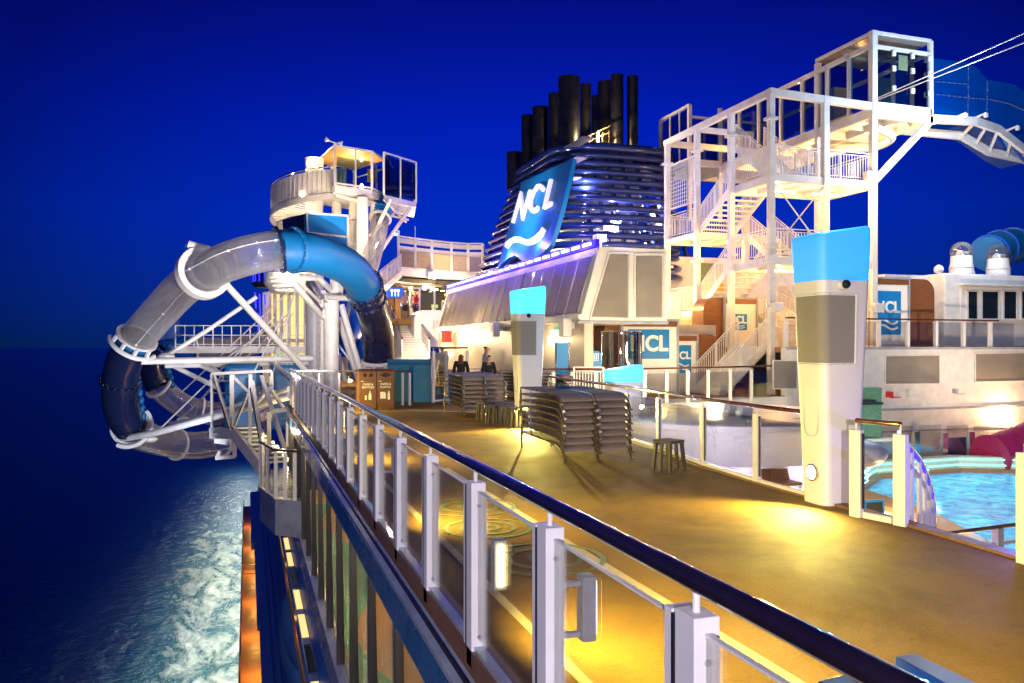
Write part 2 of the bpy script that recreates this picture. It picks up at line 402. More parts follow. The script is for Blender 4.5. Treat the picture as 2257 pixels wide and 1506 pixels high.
    rr = nd('ShaderNodeMapRange'); t.links.new(foam, rr.inputs[0]); rr.inputs[3].default_value = .22; rr.inputs[4].default_value = .8; t.links.new(rr.outputs[0], b.inputs['Roughness'])
    wv = noise(.35, 8, .6, .62); wb = noise(1.6, 4, .5)
    hh = mth('ADD', wv, mth('ADD', mth('MULTIPLY', wb, .25), mth('MULTIPLY', foam, .4)))
    bp = nd('ShaderNodeBump'); bp.inputs['Strength'].default_value = .9; bp.inputs['Distance'].default_value = 1.1
    t.links.new(hh, bp.inputs['Height']); t.links.new(bp.outputs[0], b.inputs['Normal'])
water_mats()

def baluster_rail(mb, p, q, h=1.08, step=.13, r=.012, top=.035, post=1.3):
    p = Vector(p); q = Vector(q); up = V(0,0,h); n = max(int((q-p).length/step), 1)
    mb.bar(p+up, q+up, top, top); mb.bar(p+V(0,0,.1), q+V(0,0,.1), .03, .03); mb.bar(p+up*.9, q+up*.9, .025, .025)
    for i in range(n+1):
        a = p.lerp(q, i/n); mb.bar(a+V(0,0,.1), a+up*.9, r*2, r*2)
    m = max(int((q-p).length/post), 1)
    for i in range(m+1):
        a = p.lerp(q, i/m); mb.bar(a, a+up, .045, .045)
    return mb
def stair_parts(par, a, b, wv, n, mat='steel_white', rails=(0, 1), rname='railing', open_riser=True, tread=.26):
    """flight from a up to b along its near edge; wv = width vector"""
    a = Vector(a); b = Vector(b); wv = Vector(wv); st = MB(); hd = V(b.x-a.x, b.y-a.y, 0).normalized()
    tr = MB()
    for i in range(n):
        p = a.lerp(b, (i+.5)/n)
        q = p + wv
        tr.hexa([p-hd*tread/2, p+hd*tread/2, q+hd*tread/2, q-hd*tread/2], [x+V(0,0,.04) for x in (p-hd*tread/2, p+hd*tread/2, q+hd*tread/2, q-hd*tread/2)])
        if not open_riser:
            c = p-hd*tread/2; d = q-hd*tread/2; dz = V(0,0,(b.z-a.z)/n)
            tr.hexa([c-dz, c-dz+hd*.02, d-dz+hd*.02, d-dz], [c, c+hd*.02, d+hd*.02, d])
    part(tr, 'treads', mat, par)
    for k in (0, 1):
        s = MB(); s.bar(a+wv*k, b+wv*k, .05, .28); part(s, 'stringer', mat, par)
    for k in rails:
        r = MB(); baluster_rail(r, a+wv*k, b+wv*k, 1.05); part(r, rname, mat, par)

# ================================================================== SETTING
mb = MB(); mb.add([(-9000,-3000,-40),(9000,-3000,-40),(9000,30000,-40),(-9000,30000,-40)], [(0,1,2,3)])
struct('sea', mb, 'sea_water')
# main deck (top surface z = 0) as one slab bounded by the outer kerb and the inner rail
inner = [(7.5,19.6),(6.95,13.7),(6.75,12.3),(6.42,10.3),(6.38,8.9),(6.33,6.4),(6.2,4.9),(6.1,-4)]
poly = [(1.32,-4),(1.32,26)] + [(2.6,27.5),(2.6,60),(30,60),(30,24.72),(11.5,24.72),(9.0,24.0),(8.2,22.0)] + inner
mb = MB(); mb.prism([(x,y,-.35) for x, y in poly], (0,0,.35)); struct('deck_floor', mb, 'deck')
# deck markings and one painted reflection stripe, 4 mm thick
mk = MB()
def strip(mb, pts, wd, z0=.0, z1=.004):
    for i in range(len(pts)-1):
        p = V(*pts[i], 0); q = V(*pts[i+1], 0); d = (q-p).normalized(); n = V(-d.y, d.x, 0)*wd/2
        a = [p-n, q-n, q+n, p+n]; mb.hexa([x+V(0,0,z0+.001) for x in a], [x+V(0,0,z1) for x in a])
strip(mk, [(1.72,-1),(1.72,24)], .07); strip(mk, [(2.80,-1),(2.80,11.5)], .07)  # second stripe paints the glass top edge's reflection onto the deck
arc = [(3.4+2.6*math.cos(t*.12), 20.3+2.4*math.sin(t*.12)) for t in range(-2, 22)]
strip(mk, arc, .05)
arc = [(3.6+3.4*math.cos(t*.12), 19.2+2.9*math.sin(t*.12)) for t in range(3, 24)]
strip(mk, arc, .05)
struct('deck_lines_and_reflection', mk, 'deck_line')
mk = MB()
for (u, v, r) in ((1075,1165,.42),(1035,1118,.5),(1200,1232,.5)):
    c = atz(u, v, 0)
    for rr in (r, r*.62, r*.25):
        n = 28; pts = [(c.x+rr*math.cos(2*math.pi*i/n), c.y+rr*math.sin(2*math.pi*i/n)) for i in range(n+1)]
        strip(mk, pts, .05, .004, .008)
struct('deck_ring_markings', mk, 'teal_line')

# ------------------------------------------------------------------ ship's side below the outer rail
def XR(r, z): return r*.949*abs(z)      # sideways offset of a line at camera-relative height z
sec = {}
def side_strip(name, mat, pts, y0, y1, par=None, bevel=0):
    mb = MB(); mb.prism([(x, y0, CAMZ+z) for x, z in pts], (0, y1-y0, 0))
    return mb
hull = thing('ship_side', 'blue lit ship side with ledges and windows falling away below the outer railing', 'ship side', (1.2, 0, -3))
Y0, Y1 = -2.5, 24.0
part(side_strip('', '', [(1.34,-1.72),(1.20,-1.72),(1.20,-1.86),(1.34,-1.86)], Y0, 26), 'kerb', 'kerb', hull)
part(side_strip('', '', [(1.27,-1.865),(1.125,-1.93),(1.122,-1.97),(1.27,-1.97)], Y0, 25), 'ledge', 'ledge', hull, bevel=.004)
part(side_strip('', '', [(1.118,-1.975),(1.10,-2.20),(1.13,-2.24),(1.27,-2.24),(1.27,-1.975)], Y0, 25), 'ledge_face', 'blue_paint', hull, bevel=.004)
part(side_strip('', '', [(1.175,-1.905),(1.165,-1.909),(1.165,-1.885),(1.175,-1.881)], Y0, 25), 'ledge_seam', 'rubber', hull)
part(side_strip('', '', [(1.10,-4.26),(1.22,-4.2),(1.50,-4.2),(1.50,-4.4),(1.05,-4.45)], Y0, Y1), 'lower_ledge', 'ledge', hull)
part(side_strip('', '', [(1.04,-4.46),(1.5,-4.46),(1.5,-4.7),(.98,-4.75)], Y0, Y1), 'gutter', 'blue_roof', hull)
g = MB(); g.prism([(1.165, Y0, CAMZ-2.24), (1.185, Y0, CAMZ-2.24), (1.225, Y0, CAMZ-4.2), (1.205, Y0, CAMZ-4.2)], (0, Y1-Y0, 0))
part(g, 'window_glass', 'glass', hull)
y = Y0+.2
while y < Y1:
    m_ = MB(); m_.hexa([(1.13,y,CAMZ-4.2),(1.228,y,CAMZ-4.2),(1.228,y+.09,CAMZ-4.2),(1.13,y+.09,CAMZ-4.2)], [(1.125,y,CAMZ-2.245),(1.188,y,CAMZ-2.245),(1.188,y+.09,CAMZ-2.245),(1.125,y+.09,CAMZ-2.245)])
    part(m_, 'mullion', 'mullion', hull)
    m_ = MB(); m_.hexa([(1.125,y-.05,CAMZ-4.2),(1.225,y-.05,CAMZ-4.2),(1.225,y-.003,CAMZ-4.2),(1.125,y-.003,CAMZ-4.2)], [(1.12,y-.05,CAMZ-2.245),(1.188,y-.05,CAMZ-2.245),(1.188,y-.003,CAMZ-2.245),(1.12,y-.003,CAMZ-2.245)])
    part(m_, 'gasket', 'rubber', hull); y += 1.45
part(side_strip('', '', [(1.28,-4.3),(2.4,-4.3),(2.4,-4.19),(1.28,-4.19)], Y0, Y1), 'indoor_floor', 'tan_floor', hull)
gf = MB()
edge_ = [(1.62+.42*math.sin(k*.8)+.02*k, -2.4+k*1.0, CAMZ-4.185) for k in range(25)]
gf.prism([(1.29,22,CAMZ-4.185),(1.29,-2.4,CAMZ-4.185)]+edge_, (0,0,.006))
part(gf, 'indoor_carpet', 'green_floor', hull)
iw = MB(); iw.box(2.4,2.46,Y0,Y1,CAMZ-4.3,-.36); part(iw, 'indoor_wall', 'tan_floor', hull)
for yy in (0, 4, 8, 12.5, 17, 21.5): lamp('POINT', (1.9, yy, CAMZ-2.5), 34, (1,.78,.42), .1, par=None)
# skylight strip under the window wall
part(side_strip('', '', [(.835,-4.78),(1.4,-4.78),(1.4,-4.95),(.82,-4.95)], Y0, 22), 'strip_frame', 'blue_roof', hull)
y = -1.5
while y < 20:
    q = MB(); q.box(.855,.965,y,y+1.15,CAMZ-4.778,CAMZ-4.765); part(q, 'skylight', 'window_warm' if int(y*1.3)%3 else 'glass_dark', hull)
    y += 1.5
part(side_strip('', '', [(.90,-5.6),(1.4,-5.6),(1.4,-5.75),(.88,-5.75)], Y0, 30), 'timber_strip', 'promenade', hull)
part(side_strip('', '', [(.91,-5.9),(1.6,-5.9),(1.6,-6.4),(.98,-6.4)], Y0, 40), 'dark_beam', 'blue_roof', hull)
part(side_strip('', '', [(1.45,-6.4),(1.6,-6.4),(2.2,-13),(2.0,-13)], Y0, 60), 'lower_wall', 'blue_roof', hull)
part(side_strip('', '', [(XR(.128,-13),-13),(2.2,-13),(2.2,-13.3),(XR(.128,-13),-13.3)], Y0, 74), 'inner_roof', 'blue_roof', hull)
rf = side_strip('', '', [(XR(.044,-13.2),-13.15),(XR(.126,-13),-13.02),(XR(.126,-13),-13.4),(XR(.044,-13.2),-13.6)], Y0, 40)
part(rf, 'canopy_roof', 'blue_roof', hull)
rf = side_strip('', '', [(XR(.036,-13.2),-13.17),(XR(.126,-13),-13.04),(XR(.126,-13),-13.4),(XR(.036,-13.2),-13.6)], 40.01, 56)
rf.prism([(XR(.02,-13.2),56.01,CAMZ-13.15),(XR(.126,-13),56.01,CAMZ-13.04),(XR(.126,-13),56.01,CAMZ-13.4),(XR(.02,-13.2),56.01,CAMZ-13.6)], (0,20,0))
part(rf, 'canopy_roof', 'blue_roof', hull)
for x_, w_ in ((.95,.03),(1.25,.03)):
    q = MB(); q.box(x_,x_+w_,Y0,73,CAMZ-13.06,CAMZ-12.98); part(q, 'roof_seam', 'blue_roof', hull)
part(side_strip('', '', [(XR(-.02,-26),-26),(XR(.06,-26),-26),(XR(.06,-26),-26.4),(XR(-.02,-26),-26.4)], Y0, 137), 'promenade_deck', 'promenade', hull)
part(side_strip('', '', [(XR(-.026,-26),-25.0),(XR(-.02,-26),-25.0),(XR(-.02,-26),-26.4),(XR(-.026,-26),-26.4)], Y0, 137), 'bulwark', 'wood', hull)
part(side_strip('', '', [(XR(.06,-26),-25.95),(2.6,-26),(2.6,-13.6),(2.2,-13.6)], Y0, 137), 'promenade_wall', 'white', hull)
part(side_strip('', '', [(-.66,-26.4),(2.6,-26.4),(2.6,-41),(-.2,-41.9)], Y0, 137), 'hull_plating', 'blue_roof', hull)
for yy in (30,36,43,50,58,66,75,85,96,108,121):       # lamps of the promenade deck
    q = MB(); q.box(.98,1.06,yy-.15,yy+.15,CAMZ-24.2,CAMZ-24.05); part(q, 'promenade_lamp', 'lamp_warm', hull)
    lamp('POINT', (.75, yy, CAMZ-24.5), 95, (1,.45,.07), .15)
for yy in (52, 96):
    q = MB()
    for z in (0,.5,1.0): q.bar((-.4,yy,CAMZ-26+z+.05),(.9,yy,CAMZ-26+z+.05),.06)
    q.bar((.9,yy,CAMZ-26),(.9,yy,CAMZ-24.9),.07); q.bar((-.4,yy,CAMZ-26),(-.4,yy,CAMZ-24.9),.07); part(q, 'promenade_gate', 'teak', hull)
for yy in (1.5,5,8.5,12,16,20): lamp('POINT', (.72, yy, CAMZ-5.25), 2.2, (1,.45,.12), .03)  # warm points added to lift the timber strip
# lifeboats hanging between roof and side
for k, yy in enumerate((12, 22, 33)):
    lb = thing('lifeboat', ['blue lit lifeboat canopy lying beneath the ledge nearest the camera', 'blue lit lifeboat canopy second along the ship side', 'blue lit lifeboat canopy farthest along the ship side beneath the bay'][k], 'lifeboat', (1.9, yy, CAMZ-11.5), 'lifeboats along the ship side')
    q = MB(); q.ball((1.9, yy, CAMZ-11.2), 1, 24, (.62, 4.3, .8)); part(q, 'canopy', 'lifeboat', lb, smooth=True)
    q = MB(); q.ball((1.9, yy, CAMZ-11.9), 1, 24, (.70, 4.6, .9)); part(q, 'hull', 'lifeboat', lb, smooth=True)
    q = MB(); q.box(1.7,2.1,yy+1.6,yy+2.8,CAMZ-10.55,CAMZ-10.0); part(q, 'conning_hatch', 'lifeboat', lb)
# light spilling on the wake
lo_ = lamp('AREA', (-1.3, 190, -27), 17000, (.92,.98,.84), 2.0, to=(-7.5, 190, -40)); lo_.data.shape = 'RECTANGLE'; lo_.data.size = 200; lo_.data.size_y = 1.0
lo_.rotation_euler = (Matrix(((0,-.94,-.34),(1,0,0),(0,-.34,.94))).to_euler())

# ------------------------------------------------------------------ outer railing
orail = thing('outer_railing', 'long outer railing with white posts, clear glass and dark polished handrail along the sea side', 'railing', (1.24, 0, .05))
ZB, ZT = .06, 1.03
hr = [V(1.24,-1.2,1.12)]; hr += [V(1.24,y,1.12) for y in (0,4,8,12,16,20,24)] + [V(1.26,25.2,1.12)]
q = MB(); q.tube(hr, .034, 16); part(q, 'handrail', 'dark_rail', orail, smooth=True)
ys = [.88] + [2.03+1.18*i for i in range(20)]
for i, y in enumerate(ys):
    q = MB(); q.box(1.20,1.285,y-.055,y+.055,ZB-.08,ZT); p = part(q, 'post', 'post_white', orail, bevel=.004)
    q = MB()
    for z_ in (.16,.90): q.lathe((1.243,y-.056,z_), [(0,-.004),(.009,-.004),(.011,0)], 8, ax=(0,1,0))
    part(q, 'post_screws', 'grey_paint', p)
    q = MB(); q.box(1.197,1.288,y+.057,y+.07,ZB+.0,ZT-.02); part(q, 'gasket', 'rubber', orail)
    q = MB(); q.tube([(1.24,y,ZT),(1.24,y,ZT+.07)], .012, 10); part(q, 'pin', 'steel_white', orail)
    q = MB(); q.box(1.20,1.285,y+.072,y+.115,ZB+.02,ZT-.01); part(q, 'post_reflection_bar', 'post_white', orail)  # pale solid bar standing in for the post's reflection in the glass
    if i+1 < len(ys):
        y2 = ys[i+1]; q = MB(); q.box(1.236,1.248,y+.116,y2-.06,ZB+.09,ZT-.05); part(q, 'glass_panel', 'glass', orail)
        q = MB(); q.box(1.215,1.27,y+.116,y2-.057,ZB,ZB+.045); part(q, 'bottom_bar', 'ledge', orail)
        q = MB(); q.box(1.232,1.252,y+.116,y2-.06,ZT-.052,ZT-.044); part(q, 'glass_edge', 'steel_white', orail)
# lamps fixed to the deck side of posts
lspots = [0, 2, 3, 6, 10, 14, 18]
post_lamps = []
def post_lamp_proto():
    t = thing('post_lamp', 'x', 'deck lamp')
    q = MB(); q.box(-.03,.035,-.038,.038,-.14,.14); part(q, 'housing', 'post_white', t, bevel=.006)
    q = MB(); q.box(.036,.044,-.018,.018,-.115,.115); part(q, 'tube_light', 'lamp_yellow', t)
    q = MB(); q.box(-.11,-.031,-.014,.014,.10,.12); q.box(-.11,-.031,-.014,.014,-.12,-.10); part(q, 'bracket', 'post_white', t)
    return t
pl = post_lamp_proto()
words = ['nearest','second nearest','third nearest','fourth nearest','fifth nearest','sixth nearest','farthest']
for k, i in enumerate(lspots):
    o = pl if k == 0 else copy_tree(pl); o.location = (1.24+(.155 if i != 3 else .10), ys[i]-(.03 if i != 3 else .12), .67 if i != 3 else .58); o.rotation_euler = (0, 0, 0 if i != 3 else R(-90))
    tag(o, (words[k] + ' white cased deck lamp on the outer railing posts'), 'deck lamp', 'deck lamps on the outer railing posts')
    lamp('SPOT', (1.50, ys[i], .62), 200, (1,.75,.13), .06, to=(3.6, ys[i]+.3, -.25), cone=145, blend=1)

# ------------------------------------------------------------------ glass railing with timber handrail, generic
def glass_railing(name, label, path, zb, h=1.02, rail='wood_rail', postw=.10, postmat='post_white', step=None, kerb=True, skip=()):
    t = thing(name, label, 'railing', (*path[0][:2], zb))
    q = MB(); q.tube([V(x,y,zb+h) for x,y in path], .028, 12); part(q, 'handrail', rail, t, smooth=True)
    for i, (x, y) in enumerate(path):
        a = path[max(i-1,0)]; b = path[min(i+1,len(path)-1)]
        d = V(b[0]-a[0], b[1]-a[1], 0).normalized(); n = V(-d.y, d.x, 0)
        q = MB(); q.bar(V(x,y,zb-.06), V(x,y,zb+h-.10), postw, .07, up=n); part(q, 'post', postmat, t, bevel=.004)
        q = MB(); q.tube([V(x,y,zb+h-.10), V(x,y,zb+h)], .010, 8); part(q, 'pin', 'steel_white', t)
        if i+1 < len(path):
            c = V(*path[i+1], 0)-V(x,y,0); l = c.length; c.normalize(); s = V(x,y,0)+c*(postw/2+.02); e = V(*path[i+1],0)-c*(postw/2+.02)
            q = MB(); q.bar(s+V(0,0,zb+.5*(h-.1)+.02), e+V(0,0,zb+.5*(h-.1)+.02), .012, h-.24); part(q, 'glass_panel', 'glass', t)
            if kerb: q = MB(); q.bar(s+V(0,0,zb+.035), e+V(0,0,zb+.035), .05, .06); part(q, 'bottom_bar', postmat, t)
            q = MB(); q.bar(s-c*.012+V(0,0,zb+.1), s-c*.012+V(0,0,zb+h-.13), .02, .03); part(q, 'gasket', 'rubber', t)
    return t
glass_railing('inner_railing', 'glass and white post railing between the lounger stacks and the big light pylon', [(7.55,19.6),(7.35,17.6),(7.15,15.6),(6.98,13.9),(6.80,12.35),(6.50,10.45),(6.38,8.95),(6.34,7.85)], 0.0)
glass_railing('inner_railing', 'short glass railing on the pool side just right of the big light pylon', [(6.13,6.86),(6.25,6.38)], 0.0, postw=.13)
glass_railing('inner_railing', 'railing post and handrail end cut off at the right edge above the pool', [(6.13,4.93),(6.05,3.6),(6.0,2.2)], 0.0, postw=.12)
# coaming along the inner deck edge
q = MB()
ip = [(7.55,19.6),(6.98,13.9),(6.80,12.35),(6.50,10.45),(6.42,8.95),(6.36,6.4),(6.24,4.9),(6.12,-3)]
for i in range(len(ip)-1): q.bar(V(*ip[i],.012), V(*ip[i+1],.012), .16, .03)
tag(q.build('deck_edge_coaming', 'kerb', None), kind='structure')

# ------------------------------------------------------------------ light pylons
def rr(cx, cy, wx, wy, r, n=5):
    o = []
    for (sx, sy, a0) in ((1,1,0),(-1,1,90),(-1,-1,180),(1,-1,270)):
        for k in range(n+1):
            a = R(a0+90*k/n); o.append((cx+sx*(wx/2-r)+r*math.cos(a), cy+sy*(wy/2-r)+r*math.sin(a)))
    return o
def pylon(label, X, Y, z0, cap, full=True, ch=.618):
    H = 3.17; t = thing('light_pylon', label, 'light pylon', (X, Y, z0))
    def prof(z):
        f = z/H; return (.50+.25*f, .42+.16*f)
    def ring(z, g=0, tilt=0):
        wx, wy = prof(z); return [V(x, y, z0+z+tilt*(x-X)) for x, y in rr(X, Y, wx+g, wy+g, .10)]
    def loft(zs, g=0, capt=True, tl=None, gs=None):
        q = MB(); rs = [ring(z, gs[i] if gs else g, (tl[i] if tl else 0)) for i, z in enumerate(zs)]; n = len(rs[0])
        vs = [p for r_ in rs for p in r_]; fs = []
        for i in range(len(zs)-1):
            for k in range(n): fs.append((i*n+k, i*n+(k+1)%n, (i+1)*n+(k+1)%n, (i+1)*n+k))
        fs.append(tuple(range(n))[::-1]); fs.append(tuple((len(zs)-1)*n+k for k in range(n)))
        return q.add(vs, fs)
    part(loft([0,.06,1,2,H-ch-.002]), 'column', 'white_gloss', t, smooth=True)
    part(loft([H-ch,H-ch*.5,H-.10,H-.05,H-.03], .0, tl=[0,0,.14,.16,.16], gs=[0,0,0,-.02,-.07]), 'lamp_head', cap, t, smooth=True)
    if full:
        yf = Y-prof(2.0)[1]/2; g = MB()
        def gp(z, g_):
            w2, v2_ = prof(z)[0]/2, prof(z)[1]/2; r_ = .10; o_ = [V(X-w2-g_, Y+.17, z0+z), V(X-w2-g_, Y-v2_+r_, z0+z)]
            for k in range(1, 6): a_ = R(180+15*k); o_.append(V(X-w2+r_+(r_+g_)*math.cos(a_), Y-v2_+r_+(r_+g_)*math.sin(a_), z0+z))
            return o_ + [V(X-w2+r_, Y-v2_-g_, z0+z), V(X+.12, Y-v2_-g_, z0+z)]
        a_, b_ = gp(1.62, .007), gp(2.38, .007); n_ = len(a_)
        g.add(a_+b_, [(k, k+1, n_+k+1, n_+k) for k in range(n_-1)]); part(g, 'grille', 'pylon_grille', t, smooth=True)
        g = MB(); 
        for z_ in (1.60, 2.40): g.tube(gp(z_, .008), .010, 6)
        g.tube([gp(1.60,.008)[-1], gp(2.40,.008)[-1]], .014, 6); part(g, 'grille_frame', 'white_gloss', t, smooth=True)
        for z_ in (1.60, 1.80, 2.0, 2.2, 2.40):
            pz = gp(z_, .012)
            for p_ in ((pz[-1], pz[0]) if z_ not in (1.60, 2.40) else (pz[-1], pz[0], pz[1], pz[-2], pz[-1].lerp(pz[-2], .5))): g = MB(); g.ball(p_, .009, 6); part(g, 'screw', 'grey_paint', t)
        c = V(X-.10, yf-.05, z0+2.50); g = MB(); g.tube([c+V(0,.02,0), c+V(0,-.05,0)], .06, 18); cm = part(g, 'camera_housing', 'white', t, smooth=True)
        g = MB(); g.ball(c+V(0,-.05,0), .052, 16); part(g, 'camera_lens', 'lens_dark', cm, smooth=True)
        wx, wy = prof(.35); xl = X-wx/2; c = V(xl-.006, Y-.02, z0+.36)
        g = MB(); g.lathe(c, [(0,.0),(.098,.0),(.098,-.02),(.082,-.026)], 28, ax=(1,0,0)); fl = part(g, 'lamp_ring', 'chrome', t, smooth=True)
        g = MB(); g.lathe(c, [(0,-.045),(.04,-.04),(.07,-.03),(.083,-.012)], 28, ax=(1,0,0)); part(g, 'round_lamp', 'lamp_white', fl, smooth=True)
        g = MB(); n = 36; xx = X-prof(1.0)[0]/2-.003
        pts = [V(xx+.0, Y-.02+.12*(abs(math.cos(a))**.6)*math.copysign(1,math.cos(a)), z0+1.02+.24*(abs(math.sin(a))**.6)*math.copysign(1,math.sin(a))) for a in [2*math.pi*k/n for k in range(n)]]
        g.tube(pts, .004, 6, closed=True); part(g, 'hatch_seam', 'grey_paint', t)
    lamp('POINT', (X-.1, Y-.05, z0+H+.35), 12, (.25,.7,1), .15)
    return t
P1 = C(1831, 1110, 9.25); pylon('largest white pylon, with glowing blue cap and round floor lamp, beside the inner rail', P1.x, P1.y, 0, 'cap_blue')
lamp('SPOT', (P1.x-.42, P1.y-.05, .42), 230, (1,.80,.18), .07, to=(P1.x-2.4, P1.y-.9, 0), cone=150, blend=.9)
P2 = C(1163, 940, 18.2); pylon('tall white pylon with glowing cyan cap standing between the two lounger stacks', P2.x, P2.y, 0, 'cap_cyan')
lamp('SPOT', (P2.x-.1, P2.y-.45, .42), 420, (1,.80,.18), .025, to=(P2.x-1.8, P2.y-3.2, 0), cone=150, blend=.9)
P3 = C(1374, 900, 17.2); pylon('lower light pylon with glowing cyan cap rising from the pool deck behind the loungers', P3.x, P3.y, -1.78, 'cap_cyan', full=False, ch=.34)

# ------------------------------------------------------------------ stacked sun loungers
def lounger_proto():
    t = thing('sun_lounger', 'x', 'sun lounger')
    prof = [(2.15,.29),(1.3,.276),(.56,.262),(.36,.242),(.245,.195),(.175,.12),(.13,.04),(.12,0)]
    W = .56
    def pr(x, dz=0): return spline([V(x, y, z+dz) for y, z in prof], 4)
    q = MB()
    for x in (0, W):
        q.tube(pr(x), .016, 6); q.tube([V(x,2.15,.27), V(x,2.12,0)], .015, 6)
    for y, z in ((2.15,.28),(1.25,.265),(.25,.185)): q.tube([V(0,y,z), V(W,y,z)], .012, 6)
    part(q, 'frame', 'bronze', t, smooth=True)
    a = [V(.018,y,z+.012) for y, z in prof[:5]+[(.205,.155)]]; a = spline(a, 4); q = MB()
    n = len(a); vs = []
    for p in a:
        vs += [p, p+V(W-.036,0,0), p+V(W-.036,0,-.008), p+V(0,0,-.008)]
    fs = []
    for i in range(n-1):
        for k in range(4): fs.append((i*4+k, (i+1)*4+k, (i+1)*4+(k+1)%4, i*4+(k+1)%4))
    fs += [(0,1,2,3), tuple((n-1)*4+k for k in (3,2,1,0))]
    q.add(vs, fs); part(q, 'sling', 'fabric', t, smooth=True)
    q = MB()
    for x in (0, W): q.box(x-.022,x+.022,.075,.125,.0,.035); q.box(x-.02,x+.02,.16,.20,.10,.13)
    part(q, 'foot_caps', 'chrome', t)
    return t
LP = lounger_proto(); first = True
ordn = ['bottom','second from the bottom','third from the bottom','fourth from the bottom','fifth from the bottom','sixth from the bottom','seventh from the bottom','top','ninth']
stacks = [  # x, y, count, rz, label
    (4.66,11.32,8,0,'left column of the big near lounger stack'), (5.27,11.38,8,0,'right column of the big near lounger stack'),
    (5.20,19.4,8,0,'left column of the farther lounger stack by the stools'), (5.80,19.5,8,0,'right column of the farther lounger stack by the stools'),
    (8.05,27.2,7,0,'dark stack behind the man in the pale shirt'), (8.75,25.6,7,0,'dark stack between the boy and the cyan pylon'),
    (8.95,21.8,7,0,'dark stack right of the cyan pylon, left column'),(9.55,22.0,7,0,'dark stack right of the cyan pylon, right column'), (7.55,30.5,6,0,'farthest dark stack by the red haired woman')]
for (x, y, n, rz, lab) in stacks:
    for k in range(n):
        o = LP if first else copy_tree(LP); first = False
        o.location = (x+random.uniform(-.012,.012), y+random.uniform(-.03,.03)+.003*k, .112*k); o.rotation_euler = (0,0,rz+random.uniform(-.010,.010))
        w_ = 'top' if k == n-1 else ordn[k]
        tag(o, f'{w_} mesh lounger, {lab}', 'sun lounger', 'sun loungers stacked on the deck')
# blue straps holding the stacks
for i, (x, y, z, nm) in enumerate(((4.66,12.9,1.07,'over the big near lounger stack'),(5.20,21.0,1.07,'over the second lounger stack'))):
    q = MB(); ps = [V(x-.03,y,.25),V(x-.03,y,z),V(x+.5,y+.1,z+.012),V(x+1.2,y+.05,z+.012)]
    q.tube(ps, .009, 6); tag(q.build('tie_strap', 'strap', None), 'blue strap tied '+nm, 'strap')
q = MB(); q.ball((4.95,12.75,1.10), .07, 10, (1.2,.8,.35)); tag(q.build('crumpled_cloth','cloth_tan',None,smooth=True), 'small crumpled pink cloth lying on top of the near lounger stack', 'cloth')
q = MB(); q.ball((5.25,12.95,1.095), .10, 12, (1.6,.7,.22)); tag(q.build('rolled_towel','blue_wall',None,smooth=True), 'blue strap bundle lying on top of the near lounger stack', 'strap bundle')

# ------------------------------------------------------------------ stools
def stool_proto():
    t = thing('stool', 'x', 'stool')
    q = MB(); q.prism([V(x,y,.40) for x,y in rr(0,0,.36,.36,.07)], (0,0,.045)); part(q, 'seat', 'stool_dark', t, bevel=.01)
    for sx in (-1,1):
        for sy in (-1,1):
            q = MB(); q.hexa([(sx*.16-.02,sy*.16-.02,0),(sx*.16+.02,sy*.16-.02,0),(sx*.16+.02,sy*.16+.02,0),(sx*.16-.02,sy*.16+.02,0)], [(sx*.13-.022,sy*.13-.022,.40),(sx*.13+.022,sy*.13-.022,.40),(sx*.13+.022,sy*.13+.022,.40),(sx*.13-.022,sy*.13+.022,.40)])
            part(q, 'leg', 'stool_dark', t)
    for sx in (-1,1): q = MB(); q.hexa([(sx*.19-.02,-.02,0),(sx*.19+.02,-.02,0),(sx*.19+.02,.02,0),(sx*.19-.02,.02,0)], [(sx*.155-.02,-.02,.40),(sx*.155+.02,-.02,.40),(sx*.155+.02,.02,.40),(sx*.155-.02,.02,.40)]); part(q, 'leg', 'stool_dark', t)
    return t
SP = stool_proto()
g = C(1478, 1035, 11.6); SP.location = (g.x, g.y+.05, 0); SP.rotation_euler = (0,0,.35); tag(SP, 'dark many legged stool standing alone by the inner railing', 'stool', 'dark stools')
sl_ = [(1070,19.6,'far left'),(1092,18.6,'second from left'),(1108,19.7,'rear middle'),(1120,18.3,'front middle'),(1134,19.2,'rear right'),(1141,17.8,'front right')]
for u, d, nm in sl_:
    o = copy_tree(SP); g = C(u, 900, d); o.location = (g.x, g.y, 0); o.rotation_euler = (0,0,random.uniform(-.5,.5)); tag(o, f'dark stool huddled between the two lounger stacks, {nm} of the group', 'stool', 'dark stools')

